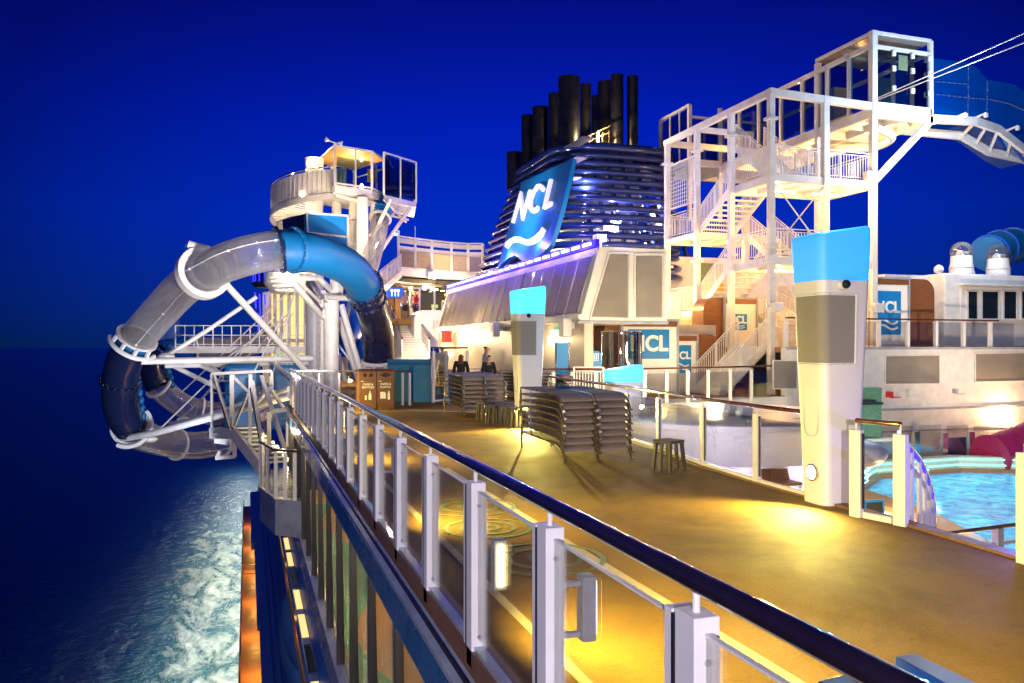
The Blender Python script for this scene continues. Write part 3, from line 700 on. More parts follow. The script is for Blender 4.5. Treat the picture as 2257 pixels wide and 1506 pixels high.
# ------------------------------------------------------------------ recycling bins, screens at the end of the deck
B0 = atz(790, 905, 0); bx, by = B0.x, B0.y-.1
bn = thing('recycling_bins', 'brown twin recycling bins with white printed lettering at the end of the deck', 'recycling bin', (bx, by, 0))
q = MB(); q.box(bx, bx+1.02, by+.02, by+.6, 0, 1.12); part(q, 'cabinet', 'bin_brown', bn, bevel=.01)
q = MB(); q.box(bx-.02, bx+1.04, by-.01, by+.63, 1.121, 1.16); part(q, 'lid', 'wood_rail', bn, bevel=.008)
for k in (0,1):
    x0 = bx+.02+.5*k; q = MB(); q.box(x0, x0+.47, by-.005, by+.018, .03, .86); d_ = part(q, 'door', 'bin_brown', bn, bevel=.004)
    q = MB(); q.box(x0, x0+.47, by-.002, by+.018, .88, 1.10); part(q, 'front_panel', 'bin_brown', bn, bevel=.004)
    q = MB()
    if k == 0:
        for xx in (.15,.32): q.lathe((x0+xx, by-.006, 1.0), [(0,0),(.055,0),(.055,.004)], 18, ax=(0,1,0))
    else: q.prism([(x0+.06,by-.008,1.0),(x0+.23,by-.008,.93),(x0+.41,by-.008,1.0),(x0+.23,by-.008,1.06)], (0,.005,0))
    part(q, 'opening', 'rubber', bn)
    for j, ln in enumerate((('CANS &','BOTTLES') if k == 0 else ('PAPER &','PLASTIC'))):
        part(text_mb(ln, (x0+.235, by-.008, .74-.085*j), V(1,0,0), V(0,0,1), V(0,-1,0), .085, .001, .001), 'lettering', 'print_white', d_)
    q = MB(); q.box(x0+.03, x0+.12, by-.009, by-.006, .82, .835)
    if k == 0:
        q.prism([(x0+.14,by-.009,.30),(x0+.20,by-.009,.30),(x0+.20,by-.009,.36),(x0+.14,by-.009,.36)], (0,.003,0))
        q.prism([(x0+.25,by-.009,.30),(x0+.33,by-.009,.30),(x0+.33,by-.009,.45),(x0+.305,by-.009,.5),(x0+.305,by-.009,.55),(x0+.275,by-.009,.55),(x0+.275,by-.009,.5),(x0+.25,by-.009,.45)], (0,.003,0))
        q.prism([(x0+.14,by-.009,.37),(x0+.21,by-.009,.37),(x0+.19,by-.009,.43),(x0+.15,by-.009,.43)], (0,.003,0))
    else:
        q.prism([(x0+.08,by-.009,.33),(x0+.24,by-.009,.33),(x0+.24,by-.009,.48),(x0+.20,by-.009,.52),(x0+.08,by-.009,.52)], (0,.003,0))
        q.prism([(x0+.29,by-.009,.30),(x0+.36,by-.009,.30),(x0+.36,by-.009,.45),(x0+.34,by-.009,.55),(x0+.31,by-.009,.55),(x0+.29,by-.009,.45)], (0,.003,0))
    part(q, 'pictogram', 'print_white', d_)
e1 = C(752, 822, 24.0); e2 = C(903, 820, 24.6)
er = thing('end_railing', 'glass railing with red brown handrail closing the deck behind the recycling bins', 'railing', (e1.x, e1.y, 0))
q = MB(); q.bar(V(1.3,25.3,1.06), V(e1.x-.1,25.2,1.06), .05); q.bar(V(e1.x,e1.y+.6,1.06), V(e2.x,e2.y,1.06), .07, .05); part(q, 'handrail', 'wood_rail', er)
for f in (0,.3,.62,.9,1):
    p = V(e1.x,e1.y+.6,0).lerp(V(e2.x,e2.y,0), f); q = MB(); q.bar(p, p+V(0,0,1.0), .07); part(q, 'post', 'post_white', er)
q = MB(); q.bar(V(e1.x,e1.y+.6,.52), V(e2.x,e2.y,.52), .012, .9); part(q, 'glass_panel', 'glass', er)
q = MB(); q.bar(V(1.3,25.3,.5), V(e1.x-.1,25.2,.5), .012, .9); part(q, 'glass_panel', 'glass', er)
for x in (1.4, 2.1, 2.7): q = MB(); q.bar(V(x,25.25,0), V(x,25.25,1.0), .06); part(q, 'post', 'post_white', er)
# blue painted partition
a = C(878, 887, 25.9); b = C(950, 887, 26.0); c_ = C(988, 887, 29)
bp_ = thing('blue_partition', 'bright blue painted low partition wall with worn surface beyond the bins', 'partition', (a.x, a.y, 0))
q = MB(); q.bar(V(a.x-.3,a.y+.3,.70), V(b.x,b.y,.70), .10, 1.4, ); part(q, 'wall_panel', 'blue_wall', bp_, bevel=.01)
q = MB(); q.bar(V(b.x+.05,b.y,.25), V(c_.x+.2,c_.y-2.5,.25), .10, .5); part(q, 'low_panel', 'blue_wall', bp_)
q = MB(); q.bar(V(b.x+.05,b.y+.0,.65), V(b.x+.05,b.y,0), .09); part(q, 'post', 'post_white', bp_)
glass_railing('mid_railing', 'glass railing with timber handrail in front of the distant people', [(a_.x, a_.y) for a_ in (C(955,800,25.8), C(983,800,26.2), C(1030,800,26.6))], 0.02, h=1.75-.0, step=1)

# ------------------------------------------------------------------ people
def skin_mesh(name, verts, edges, mat, par, root=0, sub=2):
    me = bpy.data.meshes.new(name); me.from_pydata([v[0] for v in verts], edges, []); me.update()
    o = bpy.data.objects.new(name, me); COL.objects.link(o)
    sk = o.modifiers.new('skin', 'SKIN'); sk.use_smooth_shade = True
    ss = o.modifiers.new('sub', 'SUBSURF'); ss.levels = 1; ss.render_levels = 1
    for i, v in enumerate(verts):
        me.skin_vertices[0].data[i].radius = (v[1], v[2] if len(v) > 2 else v[1]); me.skin_vertices[0].data[i].use_root = (i == root)
    bpy.context.view_layer.update()
    dg = bpy.context.evaluated_depsgraph_get(); m2 = bpy.data.meshes.new_from_object(o.evaluated_get(dg))
    bpy.data.objects.remove(o); bpy.data.meshes.remove(me)
    m2.materials.append(M[mat]); m2.polygons.foreach_set('use_smooth', [True]*len(m2.polygons))
    o = bpy.data.objects.new(name, m2); COL.objects.link(o)
    if par is not None: o.parent = par
    return o
def person(label, loc, h, rz, shirt, legs, hair, long_hair=False, shorts=False, lean=0, group=None):
    s = h/1.75
    def P(x, y, z): return V(x*s, (y - lean*(z-.9) if z > .9 else y)*s, z*s)     # +y is forward
    arm = [(.19,0,1.42,.055),(.25,-.02,1.15,.045),(.24,.10,.92,.036),(.24,.15,.82,.03)]
    vs = [(P(0,0,.98),.13*s,.10*s),(P(0,0,1.15),.125*s,.09*s),(P(0,0,1.35),.15*s,.10*s),(P(0,0,1.46),.07*s,.06*s),(P(0,.01,1.53),.052*s),(P(0,.03,1.62),.088*s,.10*s),(P(0,.02,1.70),.065*s,.08*s)]
    ed = [(0,1),(1,2),(2,3),(3,4),(4,5),(5,6)]
    for sx in (-1,1):
        b = len(vs)
        for (x,y,z,r_) in arm: vs.append((P(sx*x,y,z), r_*s))
        ed += [(2,b)]+[(b+i,b+i+1) for i in range(3)]
        for k, (fx, fz) in enumerate(((-.025,.76),(-.008,.745),(.01,.745),(.027,.755),(.03,.80))):
            vs.append((P(sx*.24+fx*.6, .17+(.03 if k==4 else 0)+fx*.5, fz), .011*s)); ed.append((b+3, len(vs)-1))
        b = len(vs); st = .05*sx
        for (x,y,z,r_) in ((.095,0,.90,.09),(.10,.03+st*.5,.50,.055),(.10,st,.09,.038),(.105,st+.14,.03,.035)): vs.append((P(sx*x,y,z), r_*s))
        ed += [(0,b)]+[(b+i,b+i+1) for i in range(3)]
    t = skin_mesh('person', vs, ed, 'skin', None); t.location = loc; t.rotation_euler = (0,0,rz); tag(t, label, 'person', group)
    # face: nose, eyes, ears
    # shirt and trousers follow the body
    g_ = 1.18
    v2 = [(P(0,0,.94),.15*s,.115*s),(P(0,0,1.15),.148*s,.112*s),(P(0,0,1.36),.17*s,.12*s),(P(0,0,1.455),.075*s,.065*s)]; e2_ = [(0,1),(1,2),(2,3)]
    for sx in (-1,1):
        b = len(v2); v2 += [(P(sx*.19,0,1.42),.072*s),(P(sx*.25,-.02,1.15),.062*s)]; e2_ += [(2,b),(b,b+1)]
        if shirt == 'cloth_white' or shirt == 'cloth_black': v2.append((P(sx*.24,.10,.92),.05*s)); e2_.append((b+1,b+2))
    skin_mesh('shirt', v2, e2_, shirt, t)
    v3 = [(P(0,0,.99),.14*s,.11*s)]; e3 = []
    for sx in (-1,1):
        b = len(v3); st = .05*sx; v3 += [(P(sx*.095,0,.88),.108*s),(P(sx*.10,.03+st*.5,.50),.078*s)]; e3 += [(0,b),(b,b+1)]
        if not shorts: v3.append((P(sx*.10,st,.07),.058*s)); e3.append((b+1,b+2))
    skin_mesh('trousers', v3, e3, legs, t)
    v4 = [(P(0,.0,1.70),.08*s,.10*s),(P(0,-.035,1.63),.09*s,.09*s)]; e4 = [(0,1)]
    if long_hair: v4 += [(P(0,-.06,1.50),.10*s,.06*s),(P(0,-.085,1.34),.11*s,.045*s)]; e4 += [(1,2),(2,3)]
    skin_mesh('hair', v4, e4, hair, t)
    q = MB()
    q.ball(P(0,.125,1.605), .016*s, 8)
    for sx in (-1,1): q.ball(P(sx*.09,.02,1.61), .022*s, 8, (.5,1,1.3))
    part(q, 'face', 'skin', t, smooth=True)
    q = MB()
    for sx in (-1,1): q.ball(P(sx*.035,.112,1.635), .011*s, 8)
    q.ball(P(0,.112,1.565), .018*s, 8, (1,.4,.35)); part(q, 'eyes', 'hair_dark', t, smooth=True)
    for sx in (-1,1):
        q = MB(); q.ball(P(sx*.105, .05*sx+.07, .035), .05*s, 10, (.9,2.4,.7)); part(q, 'shoe', 'rubber', t, smooth=True)
    return t
def at_ground(u, d): p = C(u, 800, d); return V(p.x, p.y, 0)
p = at_ground(1071, 27.5); person('man in a pale long sleeved shirt standing in profile behind the second lounger stack', p, 1.86, R(-90), 'cloth_white', 'cloth_grey', 'hair_dark')
p = at_ground(1016, 25.6); person('red haired woman in a dark top standing with her back turned', p, 1.60, R(-20), 'cloth_black', 'cloth_navy', 'hair_red', long_hair=True)
p = at_ground(1077, 25.3); person('dark haired boy in a black top in front of the pale shirted man', p, 1.57, R(10), 'cloth_black', 'cloth_grey', 'hair_dark')
p = at_ground(975, 35.5); person('man in a light blue t-shirt and grey shorts behind the glass railing near the stairs', p, 1.84, R(15), 'cloth_blue', 'cloth_grey', 'hair_dark', shorts=True)

# ------------------------------------------------------------------ mid rail (red brown) across the pool end, posts with lights
mr_ = thing('cross_railing', 'long red brown handrail on white posts running behind the cyan pylons to the stair tower', 'railing', (7.8, 24, 0))
A_ = C(1100, 828, 27); pts = [C(1140,806,24.5), C(1260,808,24), C(1420,803,24.5), C(1560,799,26), C(1700,794,28)]
q = MB(); q.tube([V(p.x,p.y,1.13) for p in pts], .03, 8); part(q, 'handrail', 'wood_rail', mr_)
for i in range(len(pts)-1):
    p, p2 = pts[i], pts[i+1]; n = 3 if i else 3
    for k in range(n):
        a = V(p.x,p.y,0).lerp(V(p2.x,p2.y,0), k/n); b = V(p.x,p.y,0).lerp(V(p2.x,p2.y,0), (k+1)/n)
        q = MB(); q.bar(a+V(0,0,-.1), a+V(0,0,1.05), .11, .07); part(q, 'post', 'post_white', mr_)
        q = MB(); q.bar(a.lerp(b,.06)+V(0,0,.5), a.lerp(b,.94)+V(0,0,.5), .012, .95); part(q, 'glass_panel', 'glass', mr_)
# ------------------------------------------------------------------ funnel casing (vent house)
XW = 10.0; YF = 23.0
cas = thing('vent_house', 'white slanted vent house with grey slatted panels and blue light strip under the funnel', 'vent house', (XW, YF, 0))
tz, bz = 4.87, 2.65
mb = MB()
mb.box(XW+.05,XW+.35,YF+.02,YF+20,0,bz+.05); mb.box(XW+.35,18.4,28.6,43,0,bz+.05); part(mb, 'lower_wall', 'wall_metal', cas)
mb = MB(); mb.prism([(XW-.12,YF-.01,bz-.05),(12.95,YF-.01,bz-.05),(12.95,YF-.01,tz+.10),(XW+.55,YF-.01,tz+.10)], (0,20,0)); part(mb, 'upper_wall', 'steel_white', cas)
def slant(y, f, off): # point on slanted side face, f=0 bottom 1 top
    p = V(XW-.12+.67*f, y, bz-.05+(tz+.15-bz)*f); n = V(-.96,0,.29); return p+n*off
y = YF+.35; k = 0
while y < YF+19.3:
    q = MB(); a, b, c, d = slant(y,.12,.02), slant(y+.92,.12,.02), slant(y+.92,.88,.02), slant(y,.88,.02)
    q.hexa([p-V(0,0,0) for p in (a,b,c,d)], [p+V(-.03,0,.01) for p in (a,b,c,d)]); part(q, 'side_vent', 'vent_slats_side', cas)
    q = MB(); q.bar(slant(y-.07,.1,.03), slant(y-.07,.9,.03), .09 if k % 2 else .04, .04, up=(-1,0,.3)); part(q, 'vent_rib', 'ledge', cas)
    y += 1.07; k += 1
q = MB(); q.bar(slant(YF,.06,.02), slant(YF+20,.06,.02), .12, .16); q.bar(slant(YF,.93,.03), slant(YF+20,.93,.03), .04, .22); part(q, 'trim', 'steel_white', cas)
# LED strip
q = MB(); q.bar(slant(YF+.1,1.05,.05), slant(YF+20,1.05,.05), .16, .24); led = part(q, 'light_trough', 'led_violet', cas)
y = YF+.3
while y < YF+19:
    q = MB(); q.bar(slant(y,1.03,.19), slant(y+.62,1.03,.19), .06, .10); part(q, 'led_bar', 'led_white', cas); y += .92
for yy in (24.5,27.5,30.5,34,38,42): lamp('POINT', slant(yy,1.0,.35), 22, (.10,.03,1.0), .1)
# front face vents
def front_panel(name, uvs, y, mat_, par, t=.03):
    q = MB(); ps = [atY(u, v, y) for u, v in uvs]; q.prism(ps, (0,-t,0)); return part(q, name, mat_, par)
front_panel('front_vent', [(1303,698),(1383,700),(1383,562),(1345,562)], YF-.02, 'vent_slats', cas)
front_panel('front_vent', [(1402,699),(1458,699),(1458,566),(1402,566)], YF-.02, 'vent_slats', cas)
q = MB(); a = atY(1299,703,YF); b = atY(1342,557,YF)
for ps in ([(1299,703),(1342,557),(1387,557),(1387,703)], [(1398,703),(1398,560),(1462,560),(1462,703)]):
    for i in range(4): q.bar(atY(*ps[i],YF)+V(0,-.03,0), atY(*ps[(i+1)%4],YF)+V(0,-.03,0), .05, .04)
part(q, 'vent_frame', 'steel_white', cas)
q = MB(); q.box(XW-.2,12.98,YF-.06,YF+.0,bz-.12,bz-.02); part(q, 'ledge_trim', 'ledge', cas)
# wall lamps (oval), speakers, exit sign on longitudinal wall
def oval_lamp(x, y, z, par=None, label='', power=60, col=(1,.72,.32), ax=(-1,0,0)):
    t = thing('wall_lamp', label, 'wall lamp', (x,y,z), 'oval bulkhead lamps')
    A = V(*ax); q = MB(); q.lathe((x,y,z), [(0,.05),(.09,.045),(.15,.03),(.17,0)], 24, ax=A)
    part(q, 'diffuser', 'lamp_white', t, smooth=True)
    q = MB(); q.lathe((x,y,z), [(.171,.0),(.20,.0),(.20,.03),(.175,.035)], 24, ax=A); part(q, 'rim', 'steel_white', t, smooth=True)
    lamp('POINT', V(x,y,z)+A*.35, power, col, .1); return t
for (u, v, lab) in ((1215,750,'glowing bulkhead lamp on the vent house wall right of the tall cyan pylon'),(1034,752,'glowing bulkhead lamp on the vent house wall above the dark stacks')):
    p = atX(u, v, XW); oval_lamp(XW-.02, p.y, p.z, label=lab, power=15)
def speaker(u, v, lab, dep=.3, X=XW):
    p = atX(u, v, X); t = thing('wall_speaker', lab, 'speaker', (X, p.y, p.z))
    q = MB(); q.box(X-.42,X-.12,p.y-.22,p.y+.22,p.z-.30,p.z+.30); part(q, 'cabinet', 'white', t, bevel=.04)
    q = MB(); q.box(X-.13,X+.04,p.y-.05,p.y+.05,p.z-.05,p.z+.2); part(q, 'bracket', 'steel_white', t)
speaker(1263, 722, 'white box speaker under the vents near the corner of the vent house'); speaker(1105, 727, 'white box speaker under the vents left of the tall cyan pylon')
p = atX(1225, 733, XW); q = MB(); q.box(XW-.06,XW+.02,p.y-.35,p.y+.35,p.z-.08,p.z+.08); tag(q.build('exit_sign','exit_green',None), 'small green lit sign above the bulkhead lamp right of the cyan pylon', 'sign')
p = atX(1042, 733, XW); t = thing('wall_floodlight', 'small grey floodlight on an arm above the far bulkhead lamp', 'floodlight', p)
q = MB(); q.bar(p, p+V(-.6,0,.1), .04); part(q, 'arm', 'grey_paint', t); q = MB(); q.box(p.x-.9,p.x-.6,p.y-.1,p.y+.1,p.z-.02,p.z+.18); part(q, 'head', 'grey_paint', t)
# blue banner and blue playful board near the wall
p = C(1240, 830, 24.6); t = thing('roll_up_banner', 'tall narrow blue banner with pale posts right of the cyan pylon', 'banner', (p.x, p.y, 0))
q = MB(); q.box(p.x-.2,p.x+.2,p.y,p.y+.04,.15,1.92); part(q, 'cloth', 'sign_blue', t)
for s_ in (-.22,.22): q = MB(); q.bar((p.x+s_,p.y+.02,0),(p.x+s_,p.y+.02,1.95),.035); part(q, 'pole', 'chrome', t)
p = C(1302, 800, 25.5); t = thing('blue_ticket_board', 'blue rounded board with white grid beside the glass cylinder', 'board', (p.x, p.y, 0))
q = MB(); q.prism([(p.x-.38,p.y,0.9),(p.x+.38,p.y,0.9),(p.x+.38,p.y,1.55),(p.x+.30,p.y,1.68),(p.x-.22,p.y,1.68),(p.x-.34,p.y,1.5)], (0,.08,0)); part(q, 'panel', 'sign_blue', t, bevel=.02)
q = MB()
for i in range(7): q.box(p.x-.19+i*.075,p.x-.175+i*.075,p.y-.006,p.y-.001,1.35,1.6)
for i in range(5): q.box(p.x-.2,p.x+.28,p.y-.009,p.y-.007,1.35+i*.06,1.362+i*.06)
part(q, 'grid', 'print_white', t)
q = MB(); q.bar((p.x-.2,p.y+.04,0),(p.x-.2,p.y+.04,.95),.06); q.bar((p.x+.2,p.y+.04,0),(p.x+.2,p.y+.04,.95),.06); part(q, 'legs', 'steel_white', t)
# white baluster gate below the board
t = thing('white_gate', 'white barred gate and rail lit warmly below the blue board', 'gate', (C(1270,850,24).x, C(1270,850,24).y, 0))
q = MB(); a = C(1265,850,23.6); b = C(1330,850,23.2); baluster_rail(q, V(a.x,a.y,.05), V(b.x,b.y,.05), 1.15, .09); part(q, 'bars', 'steel_white', t)
# glass cylinder with chrome posts
c = C(1369, 800, 26.2); t = thing('glass_cylinder', 'curved glass enclosure with chrome posts in front of the large NCL panel', 'glass enclosure', (c.x, c.y, 0))
q = MB(); q.lathe((c.x,c.y,0), [(.64,.2),(.64,2.28)], 40); part(q, 'glass_wall', 'mirror_glass', t, smooth=True)
for k in range(9):
    a = 2*math.pi*k/9+.2; q = MB(); q.tube([V(c.x+.66*math.cos(a),c.y+.66*math.sin(a),0),V(c.x+.66*math.cos(a),c.y+.66*math.sin(a),2.32)], .02, 8); part(q, 'post', 'chrome', t, smooth=True)
q = MB(); q.tube([V(c.x+.66*math.cos(k*.1745),c.y+.66*math.sin(k*.1745),2.3) for k in range(36)], .022, 8, closed=True); part(q, 'top_ring', 'chrome', t, smooth=True)
q = MB(); q.tube([V(c.x,c.y,0),V(c.x,c.y,2.2)], .22, 20); part(q, 'inner_core', 'wood', t, smooth=True)

# ------------------------------------------------------------------ funnel
FS = 1.28; zb_, zt_ = 6.09, 11.9
def fun_ring(f, n=10, g=0):
    """plan outline of the funnel at height fraction f (0 base, 1 top), rounded rectangle"""
    x0 = 13.1+1.86*f-g; x1 = 20.6+1.3*f+g; y0 = 33.7+3.07*f-g; y1 = 46.6-2.0*f+g; r = 2.3
    o = []
    for (cx, cy, a0) in ((x1-r,y1-r,0),(x0+r*.4,y1-r*.4,90),(x0+r,y0+r,180),(x1-r,y0+r,270)):
        r_ = r*.4 if a0 == 90 else r
        for k in range(n+1):
            a = R(a0+90*k/n); o.append(V(cx+r_*math.cos(a), cy+r_*math.sin(a), zb_+(zt_-zb_)*f))
    return o
fn = thing('funnel', 'dark blue ship funnel of stacked tubular louvres carrying the NCL panel', 'funnel', (17, 40, zb_))
NR = 13
for i in range(-2, NR):
    f = i/(NR-1); q = MB(); q.tube(fun_ring(f), .165 if i < NR-1 else .26, 12, closed=True); part(q, 'louvre_tube', 'louver', fn, smooth=True)
    q = MB(); 
    if i < NR-1:
        rg = fun_ring(f+.04, g=-.45); q.tube(rg, .04, 6, closed=True); part(q, 'inner_rail', 'louver', fn)
# inner structure: sloped plates and pale machinery behind the louvres
q = MB(); a = fun_ring(-.2, g=-1.6); b = fun_ring(.97, g=-1.2); n = len(a)
q.add(a+b, [(k,(k+1)%n,n+(k+1)%n,n+k) for k in range(n)]+[tuple(range(n,2*n))]); part(q, 'inner_casing', 'funnel_inner', fn)
q = MB(); a = fun_ring(.99, g=-.1); q.add(a, [tuple(range(len(a)))]); part(q, 'top_plate', 'exhaust', fn)
rnd = random.Random(3)
for k in range(26):   # frames and pale hatches seen between the tubes
    side = k % 2; f0 = rnd.uniform(.02,.8); f1 = f0+rnd.uniform(.08,.2)
    if side: 
        t_ = rnd.uniform(.05,.9); y = 35.2+t_*9.5; dy = rnd.uniform(.35,.9)
        def pp(f,y_): return V(13.1+1.86*f+.9, y_+1.2*f, zb_+(zt_-zb_)*f)
        q = MB(); q.hexa([pp(f0,y),pp(f0,y+dy),pp(f1,y+dy),pp(f1,y)], [p+V(.06,0,.02) for p in (pp(f0,y),pp(f0,y+dy),pp(f1,y+dy),pp(f1,y))])
    else:
        x = 15.2+rnd.uniform(0,4.6); dx = rnd.uniform(.4,1.0)
        def pp(f,x_): return V(x_, 33.7+3.07*f+.95, zb_+(zt_-zb_)*f)
        q = MB(); q.hexa([pp(f0,x),pp(f0,x+dx),pp(f1,x+dx*.8),pp(f1,x+.1)], [p+V(0,.06,.02) for p in (pp(f0,x),pp(f0,x+dx),pp(f1,x+dx*.8),pp(f1,x+.1))])
    part(q, 'service_hatch', 'steel_white', fn)
for k in range(7):
    q = MB(); x = 15.6+k*.82; q.bar(V(x,34.4,zb_),V(x+.2,37.2,zt_-.4),.12,.28); part(q, 'rib', 'louver', fn)
for k in range(7):
    q = MB(); y = 37.0+k*1.35; q.bar(V(13.75,y,zb_),V(15.4,y+.7,zt_-.4),.12,.28); part(q, 'rib', 'louver', fn)
for (x,y,z,pw,col) in ((14.2,37.5,7.2,330,(1,.76,.40)),(14.3,42.5,7.4,300,(1,.76,.40)),(17.2,35.2,8.0,260,(.8,.72,1)),(15.5,35.4,9.6,180,(.8,.7,1)),(19.5,35.4,8.8,240,(.75,.65,1)),(16.0,34.9,6.9,160,(1,.78,.5)),(18.5,34.9,7.0,160,(1,.78,.5))): lamp('POINT', (x,y,z), pw*.5, col, .2)
for (x,y,z) in ((12.3,34,6.6),(12.3,38.5,6.6),(12.3,43,6.6),(14.6,32.8,6.4)): lamp('POINT', (x,y,z), 90, (.22,.12,1), .1)
for i in range(-2, 13, 2):
    q = MB(); f = i/12; q.box(13.1+1.86*f+.3, 13.1+1.86*f+.9, 35.2, 45.5, zb_+(zt_-zb_)*f-.03, zb_+(zt_-zb_)*f+.03); part(q, 'shelf_plate', 'funnel_inner', fn)
# exhaust pipes: (u, v_top, width px, depth)
for (u, vt, wd, d) in ((1133,337,33,36.5),(1163,256,28,36),(1191,238,35,35),(1222,208,26,34.5),(1254,173,48,32.5),(1291,187,24,33.5),(1312,212,16,36),(1335,183,36,35),(1360,167,28,33.0),(1394,170,24,33.3)):
    p = C(u, vt, d*FS); r_ = wd/2*d*FS/F; q = MB(); q.tube([V(p.x,p.y,zt_-.9), V(p.x,p.y,p.z-.05)], r_, 28)
    q.lathe((p.x,p.y,p.z-.05), [(r_,0),(r_*1.03,0.0),(r_*1.03,.06),(r_*.88,.06),(r_*.88,-.25)], 28)
    for z in (13.2,14.6,15.9):
        if z < p.z-.3: q.lathe((p.x,p.y,z), [(r_,-.02),(r_*1.03,-.02),(r_*1.03,.02),(r_,.02)], 28)
    part(q, 'exhaust_pipe', 'exhaust', fn, smooth=True)
p = C(1318, 300, 33.0*FS-1.2); lamp('POINT', (p.x,p.y-.2,zt_+.9), 260, (1,.72,.3), .12)
q = MB(); q.tube([V(p.x,p.y,zt_+.35),V(p.x,p.y,zt_+.95)], .05, 8); part(q, 'pipe_lamp', 'lamp_warm', fn)
q = MB(); 
for k in range(4): a = C(1300+k*14, 316, 32.2*FS); q.bar(V(a.x,a.y,zt_), V(a.x,a.y,zt_+.8+.1*k), .04)
a = C(1297,300,32.2*FS); b = C(1345,278,32.2*FS); q.bar(a,b,.05); q.bar(a-V(0,0,.3),b-V(0,0,.3),.04); part(q, 'ladder_rail', 'bronze', fn)
# logo panel lying parallel to the funnel's slanted side
pn = V(-(zt_-zb_),0,1.45).normalized(); pn = V(pn.x, pn.y, abs(pn.z)); p0 = V(13.1-.62, 38, zb_)
pn = V(-.953, 0, .303)
def pl(u, v, off=0): return onp(u, v, p0+pn*off, pn)
outl = [(1263,349),(1150,402),(1128,478),(1110,540),(1097,592),(1110,578),(1124,567),(1134,563),(1143,568),(1152,577),(1163,579),(1180,570),(1198,556),(1213,540),(1226,500),(1240,450),(1252,400)]
q = MB(); q.prism([pl(u,v) for u,v in outl], -pn*.2); pan = part(q, 'logo_panel', 'sign_blue', fn)
def stroke(mb, uvs, wid, off=.02, th=.06):
    for i in range(len(uvs)-1):
        a = pl(*uvs[i], off); b = pl(*uvs[i+1], off); mb.bar(a, b, wid, th, up=pn)
def polyplate(uvs, off=.03, th=.10):
    q = MB(); q.prism([pl(u,v,off) for u,v in uvs], pn*th); return q
# letters drawn as flat outlines (N, C, L) and the wave, set off from the panel
def ribbon(uvs, wid, off=.04, th=.16, par=None, name='letter'):
    P_ = [pl(u, v, off) for u, v in uvs]; Ls, Rs = [], []
    for i, p in enumerate(P_):
        d1 = (P_[i]-P_[i-1]).normalized() if i else None; d2 = (P_[i+1]-P_[i]).normalized() if i < len(P_)-1 else None
        n1 = pn.cross(d1) if d1 else None; n2 = pn.cross(d2) if d2 else None
        if d1 is None: m_, k_ = n2, 1
        elif d2 is None: m_, k_ = n1, 1
        else:
            m_ = (n1+n2).normalized(); k_ = min(1/max(m_.dot(n1), .1), 2.6)
        Ls.append(p+m_*wid/2*k_); Rs.append(p-m_*wid/2*k_)
    q = MB(); q.prism(Ls+Rs[::-1], pn*th); return part(q, name, 'sign_letter', par)
ribbon([(1134,492),(1151,431),(1156,480),(1172,421)], .185, par=pan)
ribbon([(1201,420),(1196,412),(1188,413),(1180,424),(1174,442),(1173,458),(1178,467),(1185,465),(1190,459)], .185, par=pan)
ribbon([(1218,398),(1204,458),(1219,450)], .185, par=pan)
W1 = [(1117,537),(1127,528),(1138,523),(1150,524),(1162,529),(1172,528),(1184,520),(1194,510),(1198,502),(1204,508),(1199,521),(1189,532),(1176,540),(1163,542),(1150,537),(1140,534),(1129,537),(1120,548),(1116,546)]
part(polyplate(W1), 'wave_mark', 'sign_letter', pan)
lamp('SPOT', C(985, 545, 37), 700, (.85,.95,1), .3, to=tuple(C(1180,480,39)), cone=60, blend=1)
lamp('SPOT', C(1330, 540, 25.4), 900, (.50,.42,1), 1.0, to=tuple(C(1380,440,40)), cone=80)
p = C(1345, 505, 34.2); t = thing('funnel_floodlight', 'bright floodlight fixed low on the front of the funnel', 'floodlight', p)
q = MB(); q.box(p.x-.35,p.x+.35,p.y-.1,p.y+.15,p.z-.07,p.z+.12); part(q, 'housing', 'grey_paint', t, bevel=.02)
q = MB(); q.box(p.x-.3,p.x+.3,p.y-.12,p.y-.101,p.z-.05,p.z+.1); part(q, 'lens', 'lamp_white', t); lamp('POINT', p+V(0,-.5,-.1), 120, (1,.82,.5), .15)
q = MB(); p = C(1326, 525, 25.5); q.box(p.x-.17,p.x+.17,p.y,p.y+.3,p.z-.1,p.z+.12); q.bar(p+V(0,.1,-.1), V(p.x,p.y+.1,tz+.05), .05); tag(q.build('junction_box','white',None), 'white box on a short pole at the corner of the vent house roof', 'box')

# ------------------------------------------------------------------ right stair tower
TX0, TX1, TY0 = 18.73, 23.5, 25.4
TYs = [25.4, 28.0, 30.6, 33.2]
tw = thing('stair_tower', 'tall cream steel stair tower with glass lookout cabin lit warmly from within', 'stair tower', (TX0, TY0, 0))
ZT1 = 11.4
def beam(par, p, q, w, h=None, mat='steel_white', name='beam'): b = MB(); b.bar(p, q, w, h); return part(b, name, mat, par)
for i, y in enumerate(TYs):
    beam(tw, (TX0,y,0), (TX0,y,ZT1), .22, .22, name='column')
    if i in (0,2): beam(tw, (21.2,y,0), (21.2,y,ZT1 if i == 0 else 8.3), .24, name='column')
for z in (3.2, 8.05): 
    for y in TYs: 
        q = MB(); q.box(TX0-.2,TX0+.2,y-.2,y+.2,z+2.3,z+2.4); part(q, 'flange', 'steel_white', tw)
beam(tw, (TX1,TY0,1.8), (TX1,TY0,14.3), .24, name='column'); beam(tw, (TX1,28.6,5), (TX1,28.6,14.1), .22, name='column')
beam(tw, (TX0,TY0-.14,ZT1), (TX0,33.4,ZT1), .2, .26); beam(tw, (TX0-.1,TY0,ZT1), (TX1+.1,TY0,ZT1-.1), .2, .28)
beam(tw, (TX0,33.2,ZT1-.05), (TX1,33.2,ZT1-.05), .2, .26)
beam(tw, (TX0,30.6,ZT1-.05), (21.6,30.6,ZT1-.05), .18, .22)
